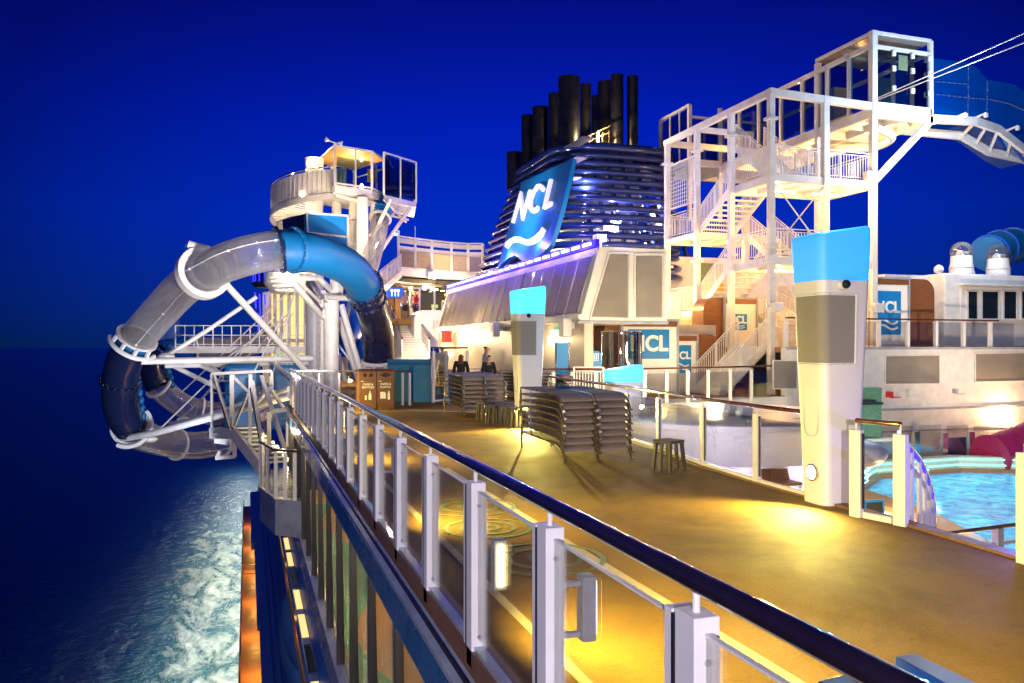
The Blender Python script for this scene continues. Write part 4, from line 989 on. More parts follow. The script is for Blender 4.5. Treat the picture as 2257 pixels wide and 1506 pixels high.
def platform(x0, x1, y0, y1, z, t=.30):
    q = MB(); q.box(x0,x1,y0,y1,z-.06,z); part(q, 'platform', 'steel_white', tw)
    q = MB()
    q.bar((x0,y0,z-t/2),(x1,y0,z-t/2),.14,t); q.bar((x0,y1,z-t/2),(x1,y1,z-t/2),.14,t); q.bar((x0,y0+.08,z-t/2),(x0,y1-.08,z-t/2),.14,t); q.bar((x1,y0+.08,z-t/2),(x1,y1-.08,z-t/2),.14,t)
    n = int((x1-x0)/1.1)
    for k in range(1, n): q.bar((x0+k*(x1-x0)/n,y0+.08,z-.16),(x0+k*(x1-x0)/n,y1-.08,z-.16),.08,.18)
    part(q, 'platform_frame', 'steel_white', tw)
for z in (5.2, 8.35):
    platform(TX0+.14, TX1, TY0+.0, 28.1, z)
    r = MB(); baluster_rail(r, (TX0+.2,TY0,z), (TX1-.1,TY0,z)); part(r, 'railing', 'steel_white', tw)
    r = MB(); baluster_rail(r, (TX0+.02,TY0+.15,z), (TX0+.02,28.0,z)); part(r, 'railing', 'steel_white', tw)
    r = MB(); baluster_rail(r, (TX1-.1,TY0+.15,z), (TX1-.1,28.0,z)); part(r, 'railing', 'steel_white', tw)
for z in (3.4, 6.85):
    platform(TX0, 22.4, 30.6, 33.2, z, .26)
    r = MB(); baluster_rail(r, (TX0,30.8,z), (TX0,33.1,z)); part(r, 'railing', 'steel_white', tw)
    r = MB(); baluster_rail(r, (TX0+.1,33.15,z), (22.3,33.15,z)); part(r, 'railing', 'steel_white', tw)
stair_parts(tw, (TX0+.1,30.6,3.4), (TX0+.1,28.1,5.2), (1.75,0,0), 9)
stair_parts(tw, (TX0+.1,30.6,6.85), (TX0+.1,28.1,8.35), (1.75,0,0), 9)
stair_parts(tw, (21.2,28.1,5.2), (21.2,30.6,6.85), (1.3,0,0), 9)
stair_parts(tw, (TX0+2.4,27.9,8.35), (TX0+2.4,31.2,10.9), (1.5,0,0), 12)
stair_parts(tw, (21.2,26.3,1.8), (21.2,30.6,3.4), (1.3,0,0), 9)
# upper walkway and cabin: floor 11.3, along x 23.5..26.4
FZ = 11.3
q = MB(); q.box(TX1-.05,26.5,TY0-.05,38,FZ-.1,FZ-.04); part(q, 'walkway_floor', 'steel_white', tw)
q = MB()
for y in (TY0,28.6,31.8,35,38): q.bar((TX1,y,FZ-.28),(26.5,y,FZ-.28),.16,.32)
for x in (TX1,25,26.45): q.bar((x,TY0,FZ-.22),(x,38,FZ-.22),.18,.40)
for y in (26.4,27.5,29.7,30.8,32.8,33.9): q.bar((TX1+.1,y,FZ-.2),(26.4,y,FZ-.2),.08,.18)
part(q, 'walkway_frame', 'steel_white', tw)
q = MB(); ps = [(24.2,26.0,FZ-.6),(25.6,26.6,FZ-.75),(25.9,28.0,FZ-.8),(24.4,28.8,FZ-.8),(24.2,31,FZ-.75)]; q.tube(spline(ps,6), .16, 12); part(q, 'duct_pipe', 'steel_white', tw, smooth=True)
# cabin frame
q = MB(); CT = 14.25
for (x,y,zt) in ((26.4,TY0,CT),(26.4,28.7,CT),(26.4,31.8,13.3)): q.bar((x,y,FZ-.4),(x,y,zt),.16)
q.bar((TX1,TY0,CT),(26.4,TY0,CT),.14,.12); q.bar((TX1,TY0,CT-.55),(26.4,TY0,CT-.55),.12,.14)
q.bar((TX1,TY0,CT),(TX1,28.7,CT),.14,.12); q.bar((26.4,TY0,CT),(26.4,28.7,CT),.14,.12); q.bar((TX1,28.7,CT),(26.4,28.7,CT),.12)
q.bar((TX1,TY0,CT-.5),(TX1,38,CT-.5-.02),.16,.18); q.bar((26.4,TY0,CT-.5),(26.4,38,CT-.5),.12,.14)
for y in (26.7,28.0,29.6,31.1,32.8,34.4,36.0,38): q.bar((TX1,y,FZ),(TX1,y,CT-.5),.16,.12)
for x in (24.45,25.4): q.bar((x,TY0,FZ),(x,TY0,CT-.5),.08)
q.bar((TX1,TY0,FZ+.05),(26.4,TY0,FZ+.05),.16,.3)
part(q, 'cabin_frame', 'steel_white', tw)
q = MB(); q.box(TX1,26.4,TY0,28.7,CT-.1,CT-.05); part(q, 'cabin_roof', 'grille', tw)
q = MB(); q.bar((TX1,TY0+1.65,CT-.3),(26.4,TY0+1.65,CT-.3),.1); q.box(24.6,25.6,28.9,29.4,FZ,FZ+2.0); part(q, 'start_gate', 'steel_white', tw)
q = MB()
for (a,b) in ((TX1+.1,24.4),(24.5,25.35),(25.45,26.3)): q.box(a,b,TY0-.01,TY0+.01,FZ+.22,CT-.65)
part(q, 'cabin_glass', 'glass_dark', tw)
q = MB(); ysn = [TY0,26.7,28.0,29.6,31.1,32.8,34.4,36.0,38]
for a, b in zip(ysn, ysn[1:]): q.box(TX1-.012,TX1+.012,a+.1,b-.1,FZ+.1,CT-.62)
part(q, 'walkway_glass', 'glass_dark', tw)
q = MB(); q.box(24.62,25.3,TY0+.9,TY0+.95,FZ+.3,FZ+1.6); part(q, 'perforated_panel', 'grille', tw)
q = MB(); q.box(24.75,25.2,TY0-.03,TY0-.02,CT-1.35,CT-.75); part(q, 'notice_panel', 'teal_line', tw)
q = MB()
for x in (24.45, 25.4):
    q.box(x-.11,x+.11,TY0-.06,TY0-.04,FZ+.1,CT-.6)
part(q, 'glass_gasket', 'rubber', tw)
q = MB()
for x in (24.45,25.4,26.3):
    for z in (FZ+.8,FZ+1.6,FZ+2.2): q.box(x-.08,x+.08,TY0-.13,TY0-.05,z-.1,z+.1)
part(q, 'glass_clamp', 'white', tw)
# rear left glass box at the walkway's end
q = MB()
for (x,y) in ((21.6,36),(21.6,39),(23.4,36)): q.bar((x,y,FZ-3),(x,y,CT),.18)
q.bar((21.6,36,CT),(21.6,39,CT),.14); q.bar((21.6,36,FZ),(21.6,39,FZ),.2,.4); q.bar((21.6,36,CT-.6),(26.4,36,CT-.6),.12); q.bar((21.6,36,FZ+.02),(26.4,36,FZ+.02),.2,.3)
for y in (37,38): q.bar((21.6,y,FZ),(21.6,y,CT),.07)
part(q, 'rear_frame', 'steel_white', tw)
q = MB(); q.box(21.59,21.61,36.1,38.9,FZ+.2,CT-.2); q.box(21.7,23.4,35.99,36.01,FZ+.2,CT-.7); part(q, 'rear_glass', 'glass_dark', tw)
q = MB(); q.box(21.5,26.5,36,39.1,FZ-.2,FZ-.05); part(q, 'rear_floor', 'steel_white', tw)
# diagonals, tie rods
beam(tw, (TX1+.1,TY0,8.4), (26.3,TY0,FZ-.4), .2, .24, name='brace')
def rods(name, prs, r, mat, par):
    for a, b in prs: q = MB(); q.tube([a, b], r, 6); part(q, name, mat, par)
rods('tie_rod', [((TX0,TY0-.05,8.1),(21.2,TY0-.05,5.4)),((21.2,TY0-.05,8.1),(TX0,TY0-.05,5.4)),((TX0,30.6,3.2),(TX0,33.2,.3)),((TX0,33.2,3.2),(TX0,30.6,.3)),((TX0,TY0-.05,5.0),(21.2,TY0-.05,1.9))], .03, 'steel_white', tw)
# net panel
q = MB(); p00, p10 = V(TX0,33.0,7.1), V(TX0,30.8,7.1)
for k in range(14): 
    a = p00.lerp(p10, k/13); q.bar(a+V(0,0,1.15), a+V(0,0,3.1), .02)
for k in range(12): q.bar(p00+V(0,0,1.15+k*.177), p10+V(0,0,1.15+k*.177), .02)
part(q, 'safety_net', 'white', tw)
for z_ in (1.1, 3.15): q = MB(); q.bar(p00+V(0,0,z_),p10+V(0,0,z_),.05); part(q, 'net_frame', 'steel_white', tw)
# floodlight heads on the tower
for (u,v,d,lab) in ((1919,388,31.2,'big floodlight on the outer corner of the stair tower landing'),):
    p = C(u,v,d); t = thing('tower_floodlight', lab, 'floodlight', p); q = MB(); q.box(p.x-.28,p.x+.28,p.y-.15,p.y+.1,p.z-.18,p.z+.16); part(q, 'housing', 'steel_white', t, bevel=.02)
    q = MB(); q.box(p.x-.24,p.x+.24,p.y-.17,p.y-.151,p.z-.15,p.z+.1); part(q, 'lens', 'lamp_white', t); lamp('POINT', p+V(-.1,-.6,-.2), 75, (1,.66,.24), .2)
for (u,v,d,lab) in ((1712,678,29.5,'small white floodlight on the near corner column of the stair tower'),(1935,680,29.6,'small white floodlight on the column beside the NCL panel'),(1700,573,29.5,'white lamp cluster on the near corner column below the lower landing')):
    p = C(u,v,d); t = thing('tower_floodlight', lab, 'floodlight', p); q = MB(); q.box(p.x-.2,p.x+.2,p.y-.12,p.y+.12,p.z-.15,p.z+.18); part(q, 'housing', 'white', t, bevel=.03)
    q = MB(); q.bar(p, p+V(-.35,.1,0), .06); part(q, 'bracket', 'steel_white', t)
W_ = (1,.52,.13)
for (x,y,z,pw) in ((20.0,26.6,7.9,330),(22.4,26.6,8.0,330),(20.0,26.6,4.75,380),(22.4,26.8,4.7,330),(20.0,31.9,6.4,220),(20.0,31.9,3.0,300),(21.5,32,10.6,200),
                   (25.0,27.0,10.6,420),(25.0,30.5,10.5,380),(25,34,10.5,250),(19.2,29.4,5.9,200),(22.3,24.9,6.8,240),(17.6,28.5,2.2,340),(20.0,29.3,1.6,350),(24.8,27.5,13.6,60),(24.8,31.5,13.0,50)):
    lamp('POINT', (x,y,z), pw*.29, (1,.48,.11), .15)
for (x,y,z) in ((20.2,26.7,8.02),(22.3,26.7,8.02),(20.2,26.7,4.86),(22.3,26.7,4.86)):
    q = MB(); q.box(x-.6,x+.6,y-.06,y+.06,z-.05,z-.01); part(q, 'strip_lamp', 'lamp_warm', tw)
lamp('SPOT', (16.0,14,2.0), 150, (1,.58,.24), .5, to=(21,27,8), cone=70, blend=.8)  # fill spot added to brighten the stair tower
# entry stair at the tower's foot
es = thing('entry_stair', 'white railed stair with cream treads climbing right to the tower deck', 'stair', (16.3, 24.6, 0))
a = C(1588,868,29.6); a = V(a.x,a.y,0); b = V(18.75,a.y,1.86)
stair_parts(es, a, b, (0,1.9,0), 11, open_riser=False)
# raised deck right (z 1.8) and its front wall down to the pool level
WY = 24.6
sup = thing('pool_backdrop_building', 'cream superstructure wall behind the pool with grey vent panels and windowed upper house', 'building', (24, WY, -2.8))
q = MB(); q.box(18.8,48,WY,WY+.3,-.6,1.78); part(q, 'front_wall', 'steel_white', sup)
q = MB(); q.box(9.5,48,WY-.02,WY+.2,-2.8,-.62); part(q, 'lower_wall', 'steel_white', sup)
q = MB(); q.box(8.8,19.0,WY-.06,WY+.26,-.62,-.02); part(q, 'deck_edge_band', 'white', sup)
q = MB(); q.box(19.0,48,WY-.10,WY-.0,-.66,-.58); q.box(19.0,48,WY-.07,WY,-1.5,-1.44); q.box(18.8,48,WY-.05,WY,1.70,1.80); part(q, 'wall_trim', 'ledge', sup)
q = MB(); q.box(18.8,48,WY+.31,60,1.6,1.79); part(q, 'raised_deck', 'teak', sup)
for uvs in ([(1950,785),(2070,783),(2070,846),(1950,847)],[(2148,780),(2300,777),(2300,839),(2148,842)],[(1703,795),(1756,795),(1756,857),(1703,857)]):
    front_panel('vent_panel', uvs, WY-.0, 'vent_slats', sup, .03)
    q = MB()
    for i in range(4): q.bar(atY(*uvs[i],WY)+V(0,-.03,0), atY(*uvs[(i+1)%4],WY)+V(0,-.03,0), .05, .03)
    part(q, 'vent_frame', 'steel_white', sup)
p = atY(2204,915,WY-.02); 
t = oval_lamp(p.x, WY-.03, p.z, label='glowing round bulkhead lamp on the cream wall above the pool', power=90, col=(1,.60,.28), ax=(0,-1,0))
# upper house
HY = WY+1.6
a = atY(2082,765,HY); x0 = a.x; zt = atY(2115,603,HY).z
q = MB(); q.box(x0,50,HY,HY+14,1.79,zt); part(q, 'upper_house', 'steel_white', sup, bevel=.06)
q = MB(); q.box(x0-2.4,x0,HY+.8,HY+12,1.79,zt-.05); part(q, 'recessed_wall', 'steel_white', sup)
uw = [(2128,642),(2257+60,642),(2257+60,705),(2128,705)]
q = MB(); a = atY(2116,632,HY); b = atY(2330,712,HY); q.box(a.x,b.x,HY-.06,HY+.0,b.z,a.z); part(q, 'window_surround', 'white', sup)
q = MB(); q.box(a.x-.1,b.x,HY-.35,HY-.0,a.z+.06,a.z+.13); part(q, 'window_hood', 'steel_white', sup)
us = [2128,2152,2159,2198,2207,2238,2246,2290]
for k in range(4):
    a = atY(us[2*k],643,HY); b = atY(us[2*k+1],703,HY)
    q = MB(); q.box(a.x,b.x,HY-.075,HY-.065,b.z,a.z); wf = part(q, 'window_pane', 'lens_dark', sup)
    q = MB()
    for (x_,) in ((a.x,),(b.x,)): q.box(x_-.04,x_+.04,HY-.12,HY-.06,b.z-.04,a.z+.04)
    q.box(a.x+.04,b.x-.04,HY-.12,HY-.06,a.z,a.z+.04); q.box(a.x+.04,b.x-.04,HY-.12,HY-.06,b.z-.04,b.z); part(q, 'window_frame', 'steel_white', wf)
for (u,v,lab,dx) in ((2119,562,'clear camera dome on a white base, left of the pair on the roof',0),(2200,568,'clear camera dome on a white base, right of the pair on the roof',0)):
    p = atY(u, v, HY+.6); t = thing('camera_dome', lab, 'camera dome', (p.x,p.y,zt), 'clear domes on the upper house roof')
    q = MB(); q.lathe((p.x,p.y,zt), [(.48,0),(.48,.35),(.44,.5),(.42,p.z-zt-.05),(.2,p.z-zt)], 32); part(q, 'base', 'steel_white', t, smooth=True)
    q = MB(); q.lathe((p.x,p.y,zt), [(.485,.28),(.5,.3),(.485,.32)], 32); part(q, 'base_band', 'grey_paint', t)
    q = MB(); q.ball(V(p.x,p.y,p.z+.12), .46, 28); part(q, 'dome', 'dome_clear', t, smooth=True)
    q = MB(); q.ball(V(p.x-.05,p.y,p.z), .2, 14); q.box(p.x-.2,p.x+.1,p.y-.3,p.y,p.z-.05,p.z+.12); part(q, 'camera_head', 'white', t)
p = atY(2069,594,HY+.6); q = MB(); q.ball(p, .2, 14); tag(q.build('roof_lamp','white',None,smooth=True), 'small round white lamp head at the roof edge left of the domes', 'lamp')
p = atY(2140,600,HY+.3); q = MB(); q.lathe((p.x,HY+.3,zt+.05), [(.0,-.1),(.22,-.1),(.24,.0),(.0,.1)], 20, ax=(0,-1,0)); tag(q.build('roof_horn','steel_white',None,smooth=True), 'small white horn on the roof just under the left dome', 'horn')
# railing on the raised deck
t = thing('upper_deck_railing', 'glass railing with orange brown handrail on the raised deck beside the big pylon', 'railing', (19, WY+.15, 1.8))
q = MB(); q.bar((18.9,WY+.15,2.88),(x0+1.3,WY+.15,2.88),.06); part(q, 'handrail', 'wood_rail', t)
x = 18.9
while x < x0+1.4:
    q = MB(); q.bar((x,WY+.15,1.8),(x,WY+.15,2.82),.13); part(q, 'post', 'post_white', t)
    q = MB(); q.box(x+.1,x+1.3,WY+.14,WY+.155,1.86,2.78); part(q, 'glass_panel', 'glass', t); x += 1.42
# bar kiosks with NCL panels
def ncl_sign(par, x0, x1, z0, z1, y, wave=True):
    q = MB(); q.box(x0,x1,y-.02,y,z0,z1); s = part(q, 'sign_panel', 'sign_blue', par)
    wd = x1-x0; hh = z1-z0; cx = (x0+x1)/2; tz = z0+hh*(.62 if wave else .5)
    part(text_mb('NCL', (cx, y-.025, tz), V(wd/2.15,0,0), V(0,0,wd/2.15), V(0,-1,0), 1.0, .004, .035), 'lettering', 'print_white', s)
    if wave:
        for dz in (0, -.13):
            q = MB(); n = 14
            pts = [V(x0+wd*(.12+.76*k/n), y-.026, z0+hh*(.30+dz)+hh*.05*math.sin(2*math.pi*k/n)) for k in range(n+1)]
            for k in range(n): q.bar(pts[k], pts[k+1], .006, hh*.045, up=(0,0,1))
            part(q, 'wave_mark', 'print_white', s)
def kiosk(label, u0, u1, vt, y, z0, side, sign, base=0.0, wave=True):
    a = atY(u0, vt, y); b = atY(u1, vt, y); zt = a.z
    t = thing('bar_kiosk', label, 'kiosk', (a.x, y, z0), 'timber sided kiosks with NCL panels')
    q = MB(); q.box(a.x,b.x,y,y+1.6,z0,zt); part(q, 'body', 'steel_white', t)
    q = MB(); q.box(a.x+.12,b.x-.12,y-.03,y,z0+.1,zt-.28); part(q, 'front_panel', 'print_white', t)
    q = MB(); q.box(a.x+.05,b.x-.05,y-.05,y+.02,zt-.26,zt-.06); part(q, 'timber_band', 'wood', t)
    q = MB(); q.box(a.x-.02,a.x+.05,y-.06,y+.02,z0,zt+.03); q.box(b.x-.05,b.x+.02,y-.06,y+.02,z0,zt+.03); q.box(a.x+.05,b.x-.05,y-.06,y+.02,zt-.05,zt+.03); part(q, 'edge_trim', 'ledge', t)
    # curved timber side
    s0, s1 = side; p0_ = atY(s0, vt, y).x; p1_ = atY(s1, vt, y).x
    lx, rx = min(p0_,p1_), max(p0_,p1_); hh = zt-z0; r_ = min(.55, (rx-lx)*.8); pts = []
    if p0_ < a.x+.01:   # side lies to the left, round shoulder outboard
        pts = [V(rx,y+.1,z0),V(rx,y+.1,zt)]+[V(lx+r_-r_*math.sin(R(k*15)), y+.1, zt-r_+r_*math.cos(R(k*15))) for k in range(7)]+[V(lx,y+.1,z0)]
    else:
        pts = [V(lx,y+.1,z0),V(lx,y+.1,zt)]+[V(rx-r_+r_*math.sin(R(k*15)), y+.1, zt-r_+r_*math.cos(R(k*15))) for k in range(7)]+[V(rx,y+.1,z0)]
    q = MB(); q.prism(pts, (0,.9,0)); part(q, 'timber_side', 'wood', t)
    su0, su1, sv0, sv1 = sign; c0 = atY(su0, sv0, y-.03); c1 = atY(su1, sv1, y-.03)
    ncl_sign(t, c0.x, c1.x, c1.z, c0.z, y-.03, wave)
    return t
kiosk('large kiosk with wide blue NCL panel behind the glass cylinder', 1368, 1494, 704, 27.2, 0, (1333,1368), (1384,1475,726,791), wave=False)
kiosk('small kiosk with blue NCL panel beside the foot of the entry stair', 1464, 1537, 737, 27.9, 0, (1537,1592), (1479,1523,761,822))
kiosk('kiosk with small NCL panel high up behind the stair tower columns', 1596, 1668, 656, 29.4, 1.2, (1553,1596), (1604,1646,692,728))
kiosk('kiosk with large NCL panel on the raised deck right of the big pylon', 1915, 2003, 611, WY+.9, 1.8, (2005,2064), (1925,1985,641,738))
# yellow lit wall behind the tower
q = MB(); q.box(14.3,30,34.2,40,0,6.2); tag(q.build('rear_house','steel_white',None), 'cream lit wall of the deck house standing behind the stair tower', 'deck house')
q = MB(); a = atY(1543,580,34.1); b = atY(1592,645,34.1); q.box(a.x,b.x,34.05,34.12,b.z+.5,a.z); ps_ = tag(q.build('notice_board','teal_line',None), 'teal and yellow notice board on the cream wall behind the stair tower', 'sign')
q = MB(); q.box(a.x,b.x,34.0,34.045,b.z,b.z+.48); o = part(q, 'yellow_band', 'yellow_sign', ps_)
lamp('POINT', (17.3,31.5,4.0), 170, (1,.70,.22), .3); lamp('POINT', (15.6,25.6,1.6), 26, (1,.74,.38), .2)
lamp('POINT', (12.5,24.6,2.2), 22, (1,.72,.38), .2)
lamp('SPOT', (12.2,17.8,1.6), 230, (1,.70,.40), .4, to=(13.5,26,3.4), cone=120, blend=1)
lamp('SPOT', (26,19.5,.4), 420, (1,.74,.50), .3, to=(29,26.5,3.6), cone=120, blend=1)  # spot added to brighten the upper house
lamp('SPOT', (21,15,-1.8), 480, (1,.68,.40), .4, to=(24.5,25,.8), cone=130, blend=1)
t = thing('rear_stair', 'cream railed landing low at the back of the stair tower', 'landing', (15.5,32.5,3.0))
q = MB(); q.box(14.9,18.6,31.8,34,2.95,3.15); part(q, 'slab', 'steel_white', t)
r = MB(); baluster_rail(r, (14.9,31.8,3.15), (18.6,31.8,3.15)); part(r, 'railing', 'steel_white', t)

# small fittings on the lower wall: red cabinet, brackets, camera arm
for (u,v,w_,h_,m_,nm,lab) in ((1958,870,12,12,'red_sign','hose_cabinet','small red cabinet on the cream wall above the pool fence'),(2002,868,10,16,'white','wall_box','white equipment box with pipes on the cream wall'),(2103,862,8,10,'grey_paint','wall_camera','small grey camera on a bracket on the cream wall')):
    a = atY(u,v,WY-.05); k = 31/F; q = MB(); q.box(a.x-w_*k/2,a.x+w_*k/2,WY-.2,WY-.03,a.z-h_*k/2,a.z+h_*k/2); q.bar((a.x,WY-.15,a.z-.12),(a.x+.5,WY-.15,a.z-.12),.03); tag(q.build(nm, m_, None), lab, nm.split('_')[1])

# ------------------------------------------------------------------ pool level
ZP = -2.8
q = MB(); q.prism([(6.3,-6,ZP-.3),(48,-6,ZP-.3),(48,WY,ZP-.3),(6.3,WY,ZP-.3)], (0,0,.3)); struct('pool_deck', q, 'pool_deck')
def pg(u, v, z=ZP): p = atz(u, v, z); return V(p.x, p.y, z)
Lp = [pg(2320,1262), pg(2062,1148), pg(1950,1108), pg(1900,1075), pg(2000,1058), pg(2110,1056), pg(2300,1082)]
# pool: coping, water, glowing rim
pc = thing('swimming_pool', 'bright turquoise lit swimming pool with tan coping and glowing rim', 'swimming pool', (20,16,ZP))
zz = ZP+.22
W0 = [(14.2,8.5),(15.1,12.6),(16.9,16.2),(17.6,19.4),(20.0,21.2),(23.6,21.4),(28.5,19.0),(29,8.5)]
q = MB(); q.add([V(x,y,zz) for x,y in W0], [tuple(range(len(W0)))]); part(q, 'water', 'pool_water', pc)
def inset(pts, d):
    cx = sum(p[0] for p in pts)/len(pts); cy = sum(p[1] for p in pts)/len(pts)
    o = []
    for x, y in pts:
        l = math.hypot(x-cx, y-cy); o.append((x+(x-cx)/l*d, y+(y-cy)/l*d))
    return o
o1 = inset(W0, .9); q = MB(); n = len(W0)
for i in range(n):
    j = (i+1) % n
    q.hexa([V(*W0[i],ZP),V(*W0[j],ZP),V(*o1[j],ZP),V(*o1[i],ZP)], [V(*W0[i],zz+.12),V(*W0[j],zz+.12),V(*o1[j],zz+.12),V(*o1[i],zz+.12)])
part(q, 'coping', 'teak', pc)
o2 = inset(W0, .93)
q = MB()
for i in range(0, 3): q.bar(V(*o2[i],ZP+.14), V(*o2[i+1],ZP+.14), .03, .06)
part(q, 'warm_led', 'lamp_warm', pc)
o3 = inset(W0, .25); q = MB(); q2 = MB()
for i in (3,4,5):
    for k, h in enumerate((.24,.44)):
        q.bar(V(*o3[i],zz+h), V(*o3[i+1],zz+h), .05, .06)
    q2.bar(V(*inset(W0,.5)[i],zz+.3), V(*inset(W0,.5)[i+1],zz+.3), .4, .45)
part(q2, 'raised_rim', 'pool_tile', pc); part(q, 'glow_line', 'led_cyan', pc)
for (x,y) in ((17,15),(20,19),(23,15),(17,11),(26,18)): lamp('POINT', (x,y,zz+.8), 9, (.2,.75,1), .3)
for (x,y) in ((14.2,14.2),(12.5,11),(15.3,16.5)): lamp('POINT', (x,y,ZP+.8), 90, (1,.75,.35), .2)
# fence of glass with chrome posts behind pool
fz = ZP+.55
t = thing('pool_fence', 'frameless glass fence with mirror polished posts along the back of the pool', 'fence', (20,22.4,ZP))
fp = [(2020,985),(2082,985),(2141,985),(2219,990),(2290,995)]
pv = [atY(u, v, 22.3) for u, v in fp]
for i, p in enumerate(pv):
    q = MB(); q.box(p.x-.12,p.x+.12,22.25,22.4,ZP,p.z+.55 if i != 1 else p.z+.5); part(q, 'post', 'chrome', t, bevel=.01)
    if i+1 < len(pv): q = MB(); q.box(p.x+.14,pv[i+1].x-.14,22.31,22.33,ZP+.6,p.z+.75); part(q, 'glass_panel', 'glass', t)
q = MB(); q.box(pv[0].x-2.5,pv[0].x-.14,22.31,22.33,ZP+.6,pv[0].z+.75); part(q, 'glass_panel', 'glass', t)
q = MB(); q.box(pv[0].x-3,pv[-1].x+3,22.1,22.6,ZP,ZP+.6); part(q, 'plinth', 'teak', t)
# magenta slide mouth
t = thing('magenta_slide', 'magenta tube slide curving in behind the pool fence at the right edge', 'slide', (27,23.4,ZP))
ps = [C(2184,1004,28.3),C(2225,990,28.7),C(2290,965,29.3),C(2380,930,30)]
q = MB(); q.tube(spline(ps,8), .70, 24); part(q, 'tube', 'pink', t, smooth=True)
q = MB(); q.tube([ps[0].lerp(ps[1],-.08), ps[0].lerp(ps[1],.03)], .76, 28); part(q, 'rim', 'pink', t, smooth=True)
# artificial waterfall wall / shower and splash
a = C(1905,900,27.5); t = thing('green_feature_wall', 'green textured shower wall with small spout beside the big pylon', 'feature wall', (a.x,a.y,ZP))
q = MB(); q.box(a.x-.9,a.x+.75,a.y,a.y+.3,ZP,CAMZ-(855-VH)/F*27.5); part(q, 'wall_panel', 'green_wall', t)
q = MB(); q.box(a.x-.5,a.x+.5,a.y-.35,a.y,CAMZ-.115*27.5/1.6-.0,CAMZ-.115*27.5/1.6+.08); part(q, 'spout', 'rubber', t)
q = MB(); q.box(a.x-.6,a.x+1.0,a.y-.3,a.y,-.95-.5,-.85-.5); part(q, 'shelf', 'steel_white', t)
# curved blue lake-like painted screen behind glass fence
q = MB(); a = atY(2085,965,23.6); b = atY(2138,1030,23.6); q.box(a.x,b.x,23.5,23.6,b.z,a.z); tag(q.build('blue_mural','blue_wall',None), 'small blue rippled mural seen through the pool fence glass', 'mural')
# round bar canopy
cc = C(1592, 900, 18.1); RC = 2.9; zc = .30
t = thing('round_bar_canopy', 'big round white canopy with glossy top seen through the inner railing glass', 'canopy', (cc.x, cc.y, ZP))
q = MB(); q.lathe((cc.x,cc.y,0), [(0,zc+.10),(RC*.5,zc+.09),(RC*.9,zc+.05),(RC-.06,zc+.02),(RC,zc-.03),(RC,zc-.13)], 96); part(q, 'roof', 'white_gloss', t, smooth=True)
q = MB(); q.lathe((cc.x,cc.y,0), [(RC-.02,zc-.135),(RC-.35,zc-.85),(RC-.55,zc-.95),(0,zc-.95)], 96); part(q, 'underside', 'white', t, smooth=True)
q = MB(); q.lathe((cc.x,cc.y,0), [(RC-.95,zc-.96),(RC-1.0,ZP+1.1),(RC-.7,ZP+1.05),(RC-.7,ZP)], 64); part(q, 'bar_front', 'white', t, smooth=True)
for k in range(5):
    a = R(190+k*28); lamp('POINT', (cc.x+(RC-.55)*math.cos(a),cc.y+(RC-.55)*math.sin(a),zc-1.25), 9, (.75,.55,1), .1)
lamp('POINT', (cc.x-1.0,cc.y+3.8,1.6), 150, (1,.75,.42), .15); lamp('POINT', (cc.x+2.5,cc.y+4.2,1.2), 150, (1,.78,.45), .15)
for (u,v,d,lab) in ((1612,905,16.4,'left of the two small square spotlights on the round canopy'),(1640,908,16.2,'right of the two small square spotlights on the round canopy'),(1428,890,17.2,'small spotlight on the round canopy just right of the low cyan pylon')):
    p = C(u,v,d); s_ = thing('canopy_spotlight', lab, 'spotlight', (p.x,p.y,zc+.1), 'spotlights on the round canopy')
    q = MB(); q.box(p.x-.15,p.x+.15,p.y-.08,p.y+.08,zc+.09,zc+.2); part(q, 'base', 'steel_white', s_)
    q = MB(); q.hexa([p+V(-.13,-.1,-.12),p+V(.13,-.1,-.12),p+V(.13,.1,-.06),p+V(-.13,.1,-.06)], [p+V(-.13,-.14,.10),p+V(.13,-.14,.10),p+V(.13,.06,.14),p+V(-.13,.06,.14)]); part(q, 'head', 'grey_paint', s_, bevel=.01)
    q = MB(); q.bar((p.x,p.y,zc+.2),(p.x,p.y,p.z-.08),.04); part(q, 'stem', 'steel_white', s_)
p = C(1872, 998, 13.6); q = MB(); q.ball(p, 1, 40, (.60,.60,.26)); tag(q.build('lens_basin','white',None,smooth=True), 'smooth white lens shaped basin edge just right of the big pylon', 'basin')
lamp('POINT', (7.25,13.7,.5), 9, (.95,.88,1), .03)  # this and the next two points are added to brighten pylon and canopy
lamp('POINT', (7.1,10.2,-.5), 34, (.88,.80,1), .04)
lamp('POINT', (7.9,12.2,-.4), 40, (.85,.75,1), .04)
# neon swirl sign and menu board below the canopy right
a = C(1902,1040,16.0); t = thing('neon_sign', 'small blue neon swirl sign hanging under the round canopy right of the pylon', 'sign', a)
for r_, zz_ in ((.15,.18),(.17,.05),(.16,-.08),(.12,-.18)):
    q = MB(); q.tube([a+V(r_*math.cos(R(k*20)), 0, zz_+.05*math.sin(R(k*20))) for k in range(18)], .014, 6, closed=True); part(q, 'neon_tube', 'neon', t)
lamp('POINT', a+V(0,-.3,0), 12, (.1,.3,1), .1)
a = C(1926,1090,17.2); t = thing('menu_board', 'dark menu board in a silver frame standing near the pool', 'board', (a.x,a.y,ZP))
q = MB(); q.box(a.x-.22,a.x+.22,a.y,a.y+.03,ZP+.25,ZP+1.25); part(q, 'board_face', 'rubber', t)
q = MB(); q.box(a.x-.27,a.x-.22,a.y-.02,a.y+.05,ZP,ZP+1.3); q.box(a.x+.22,a.x+.27,a.y-.02,a.y+.05,ZP,ZP+1.3); q.box(a.x-.22,a.x+.22,a.y-.02,a.y+.05,ZP+1.25,ZP+1.3); part(q, 'frame', 'chrome', t)
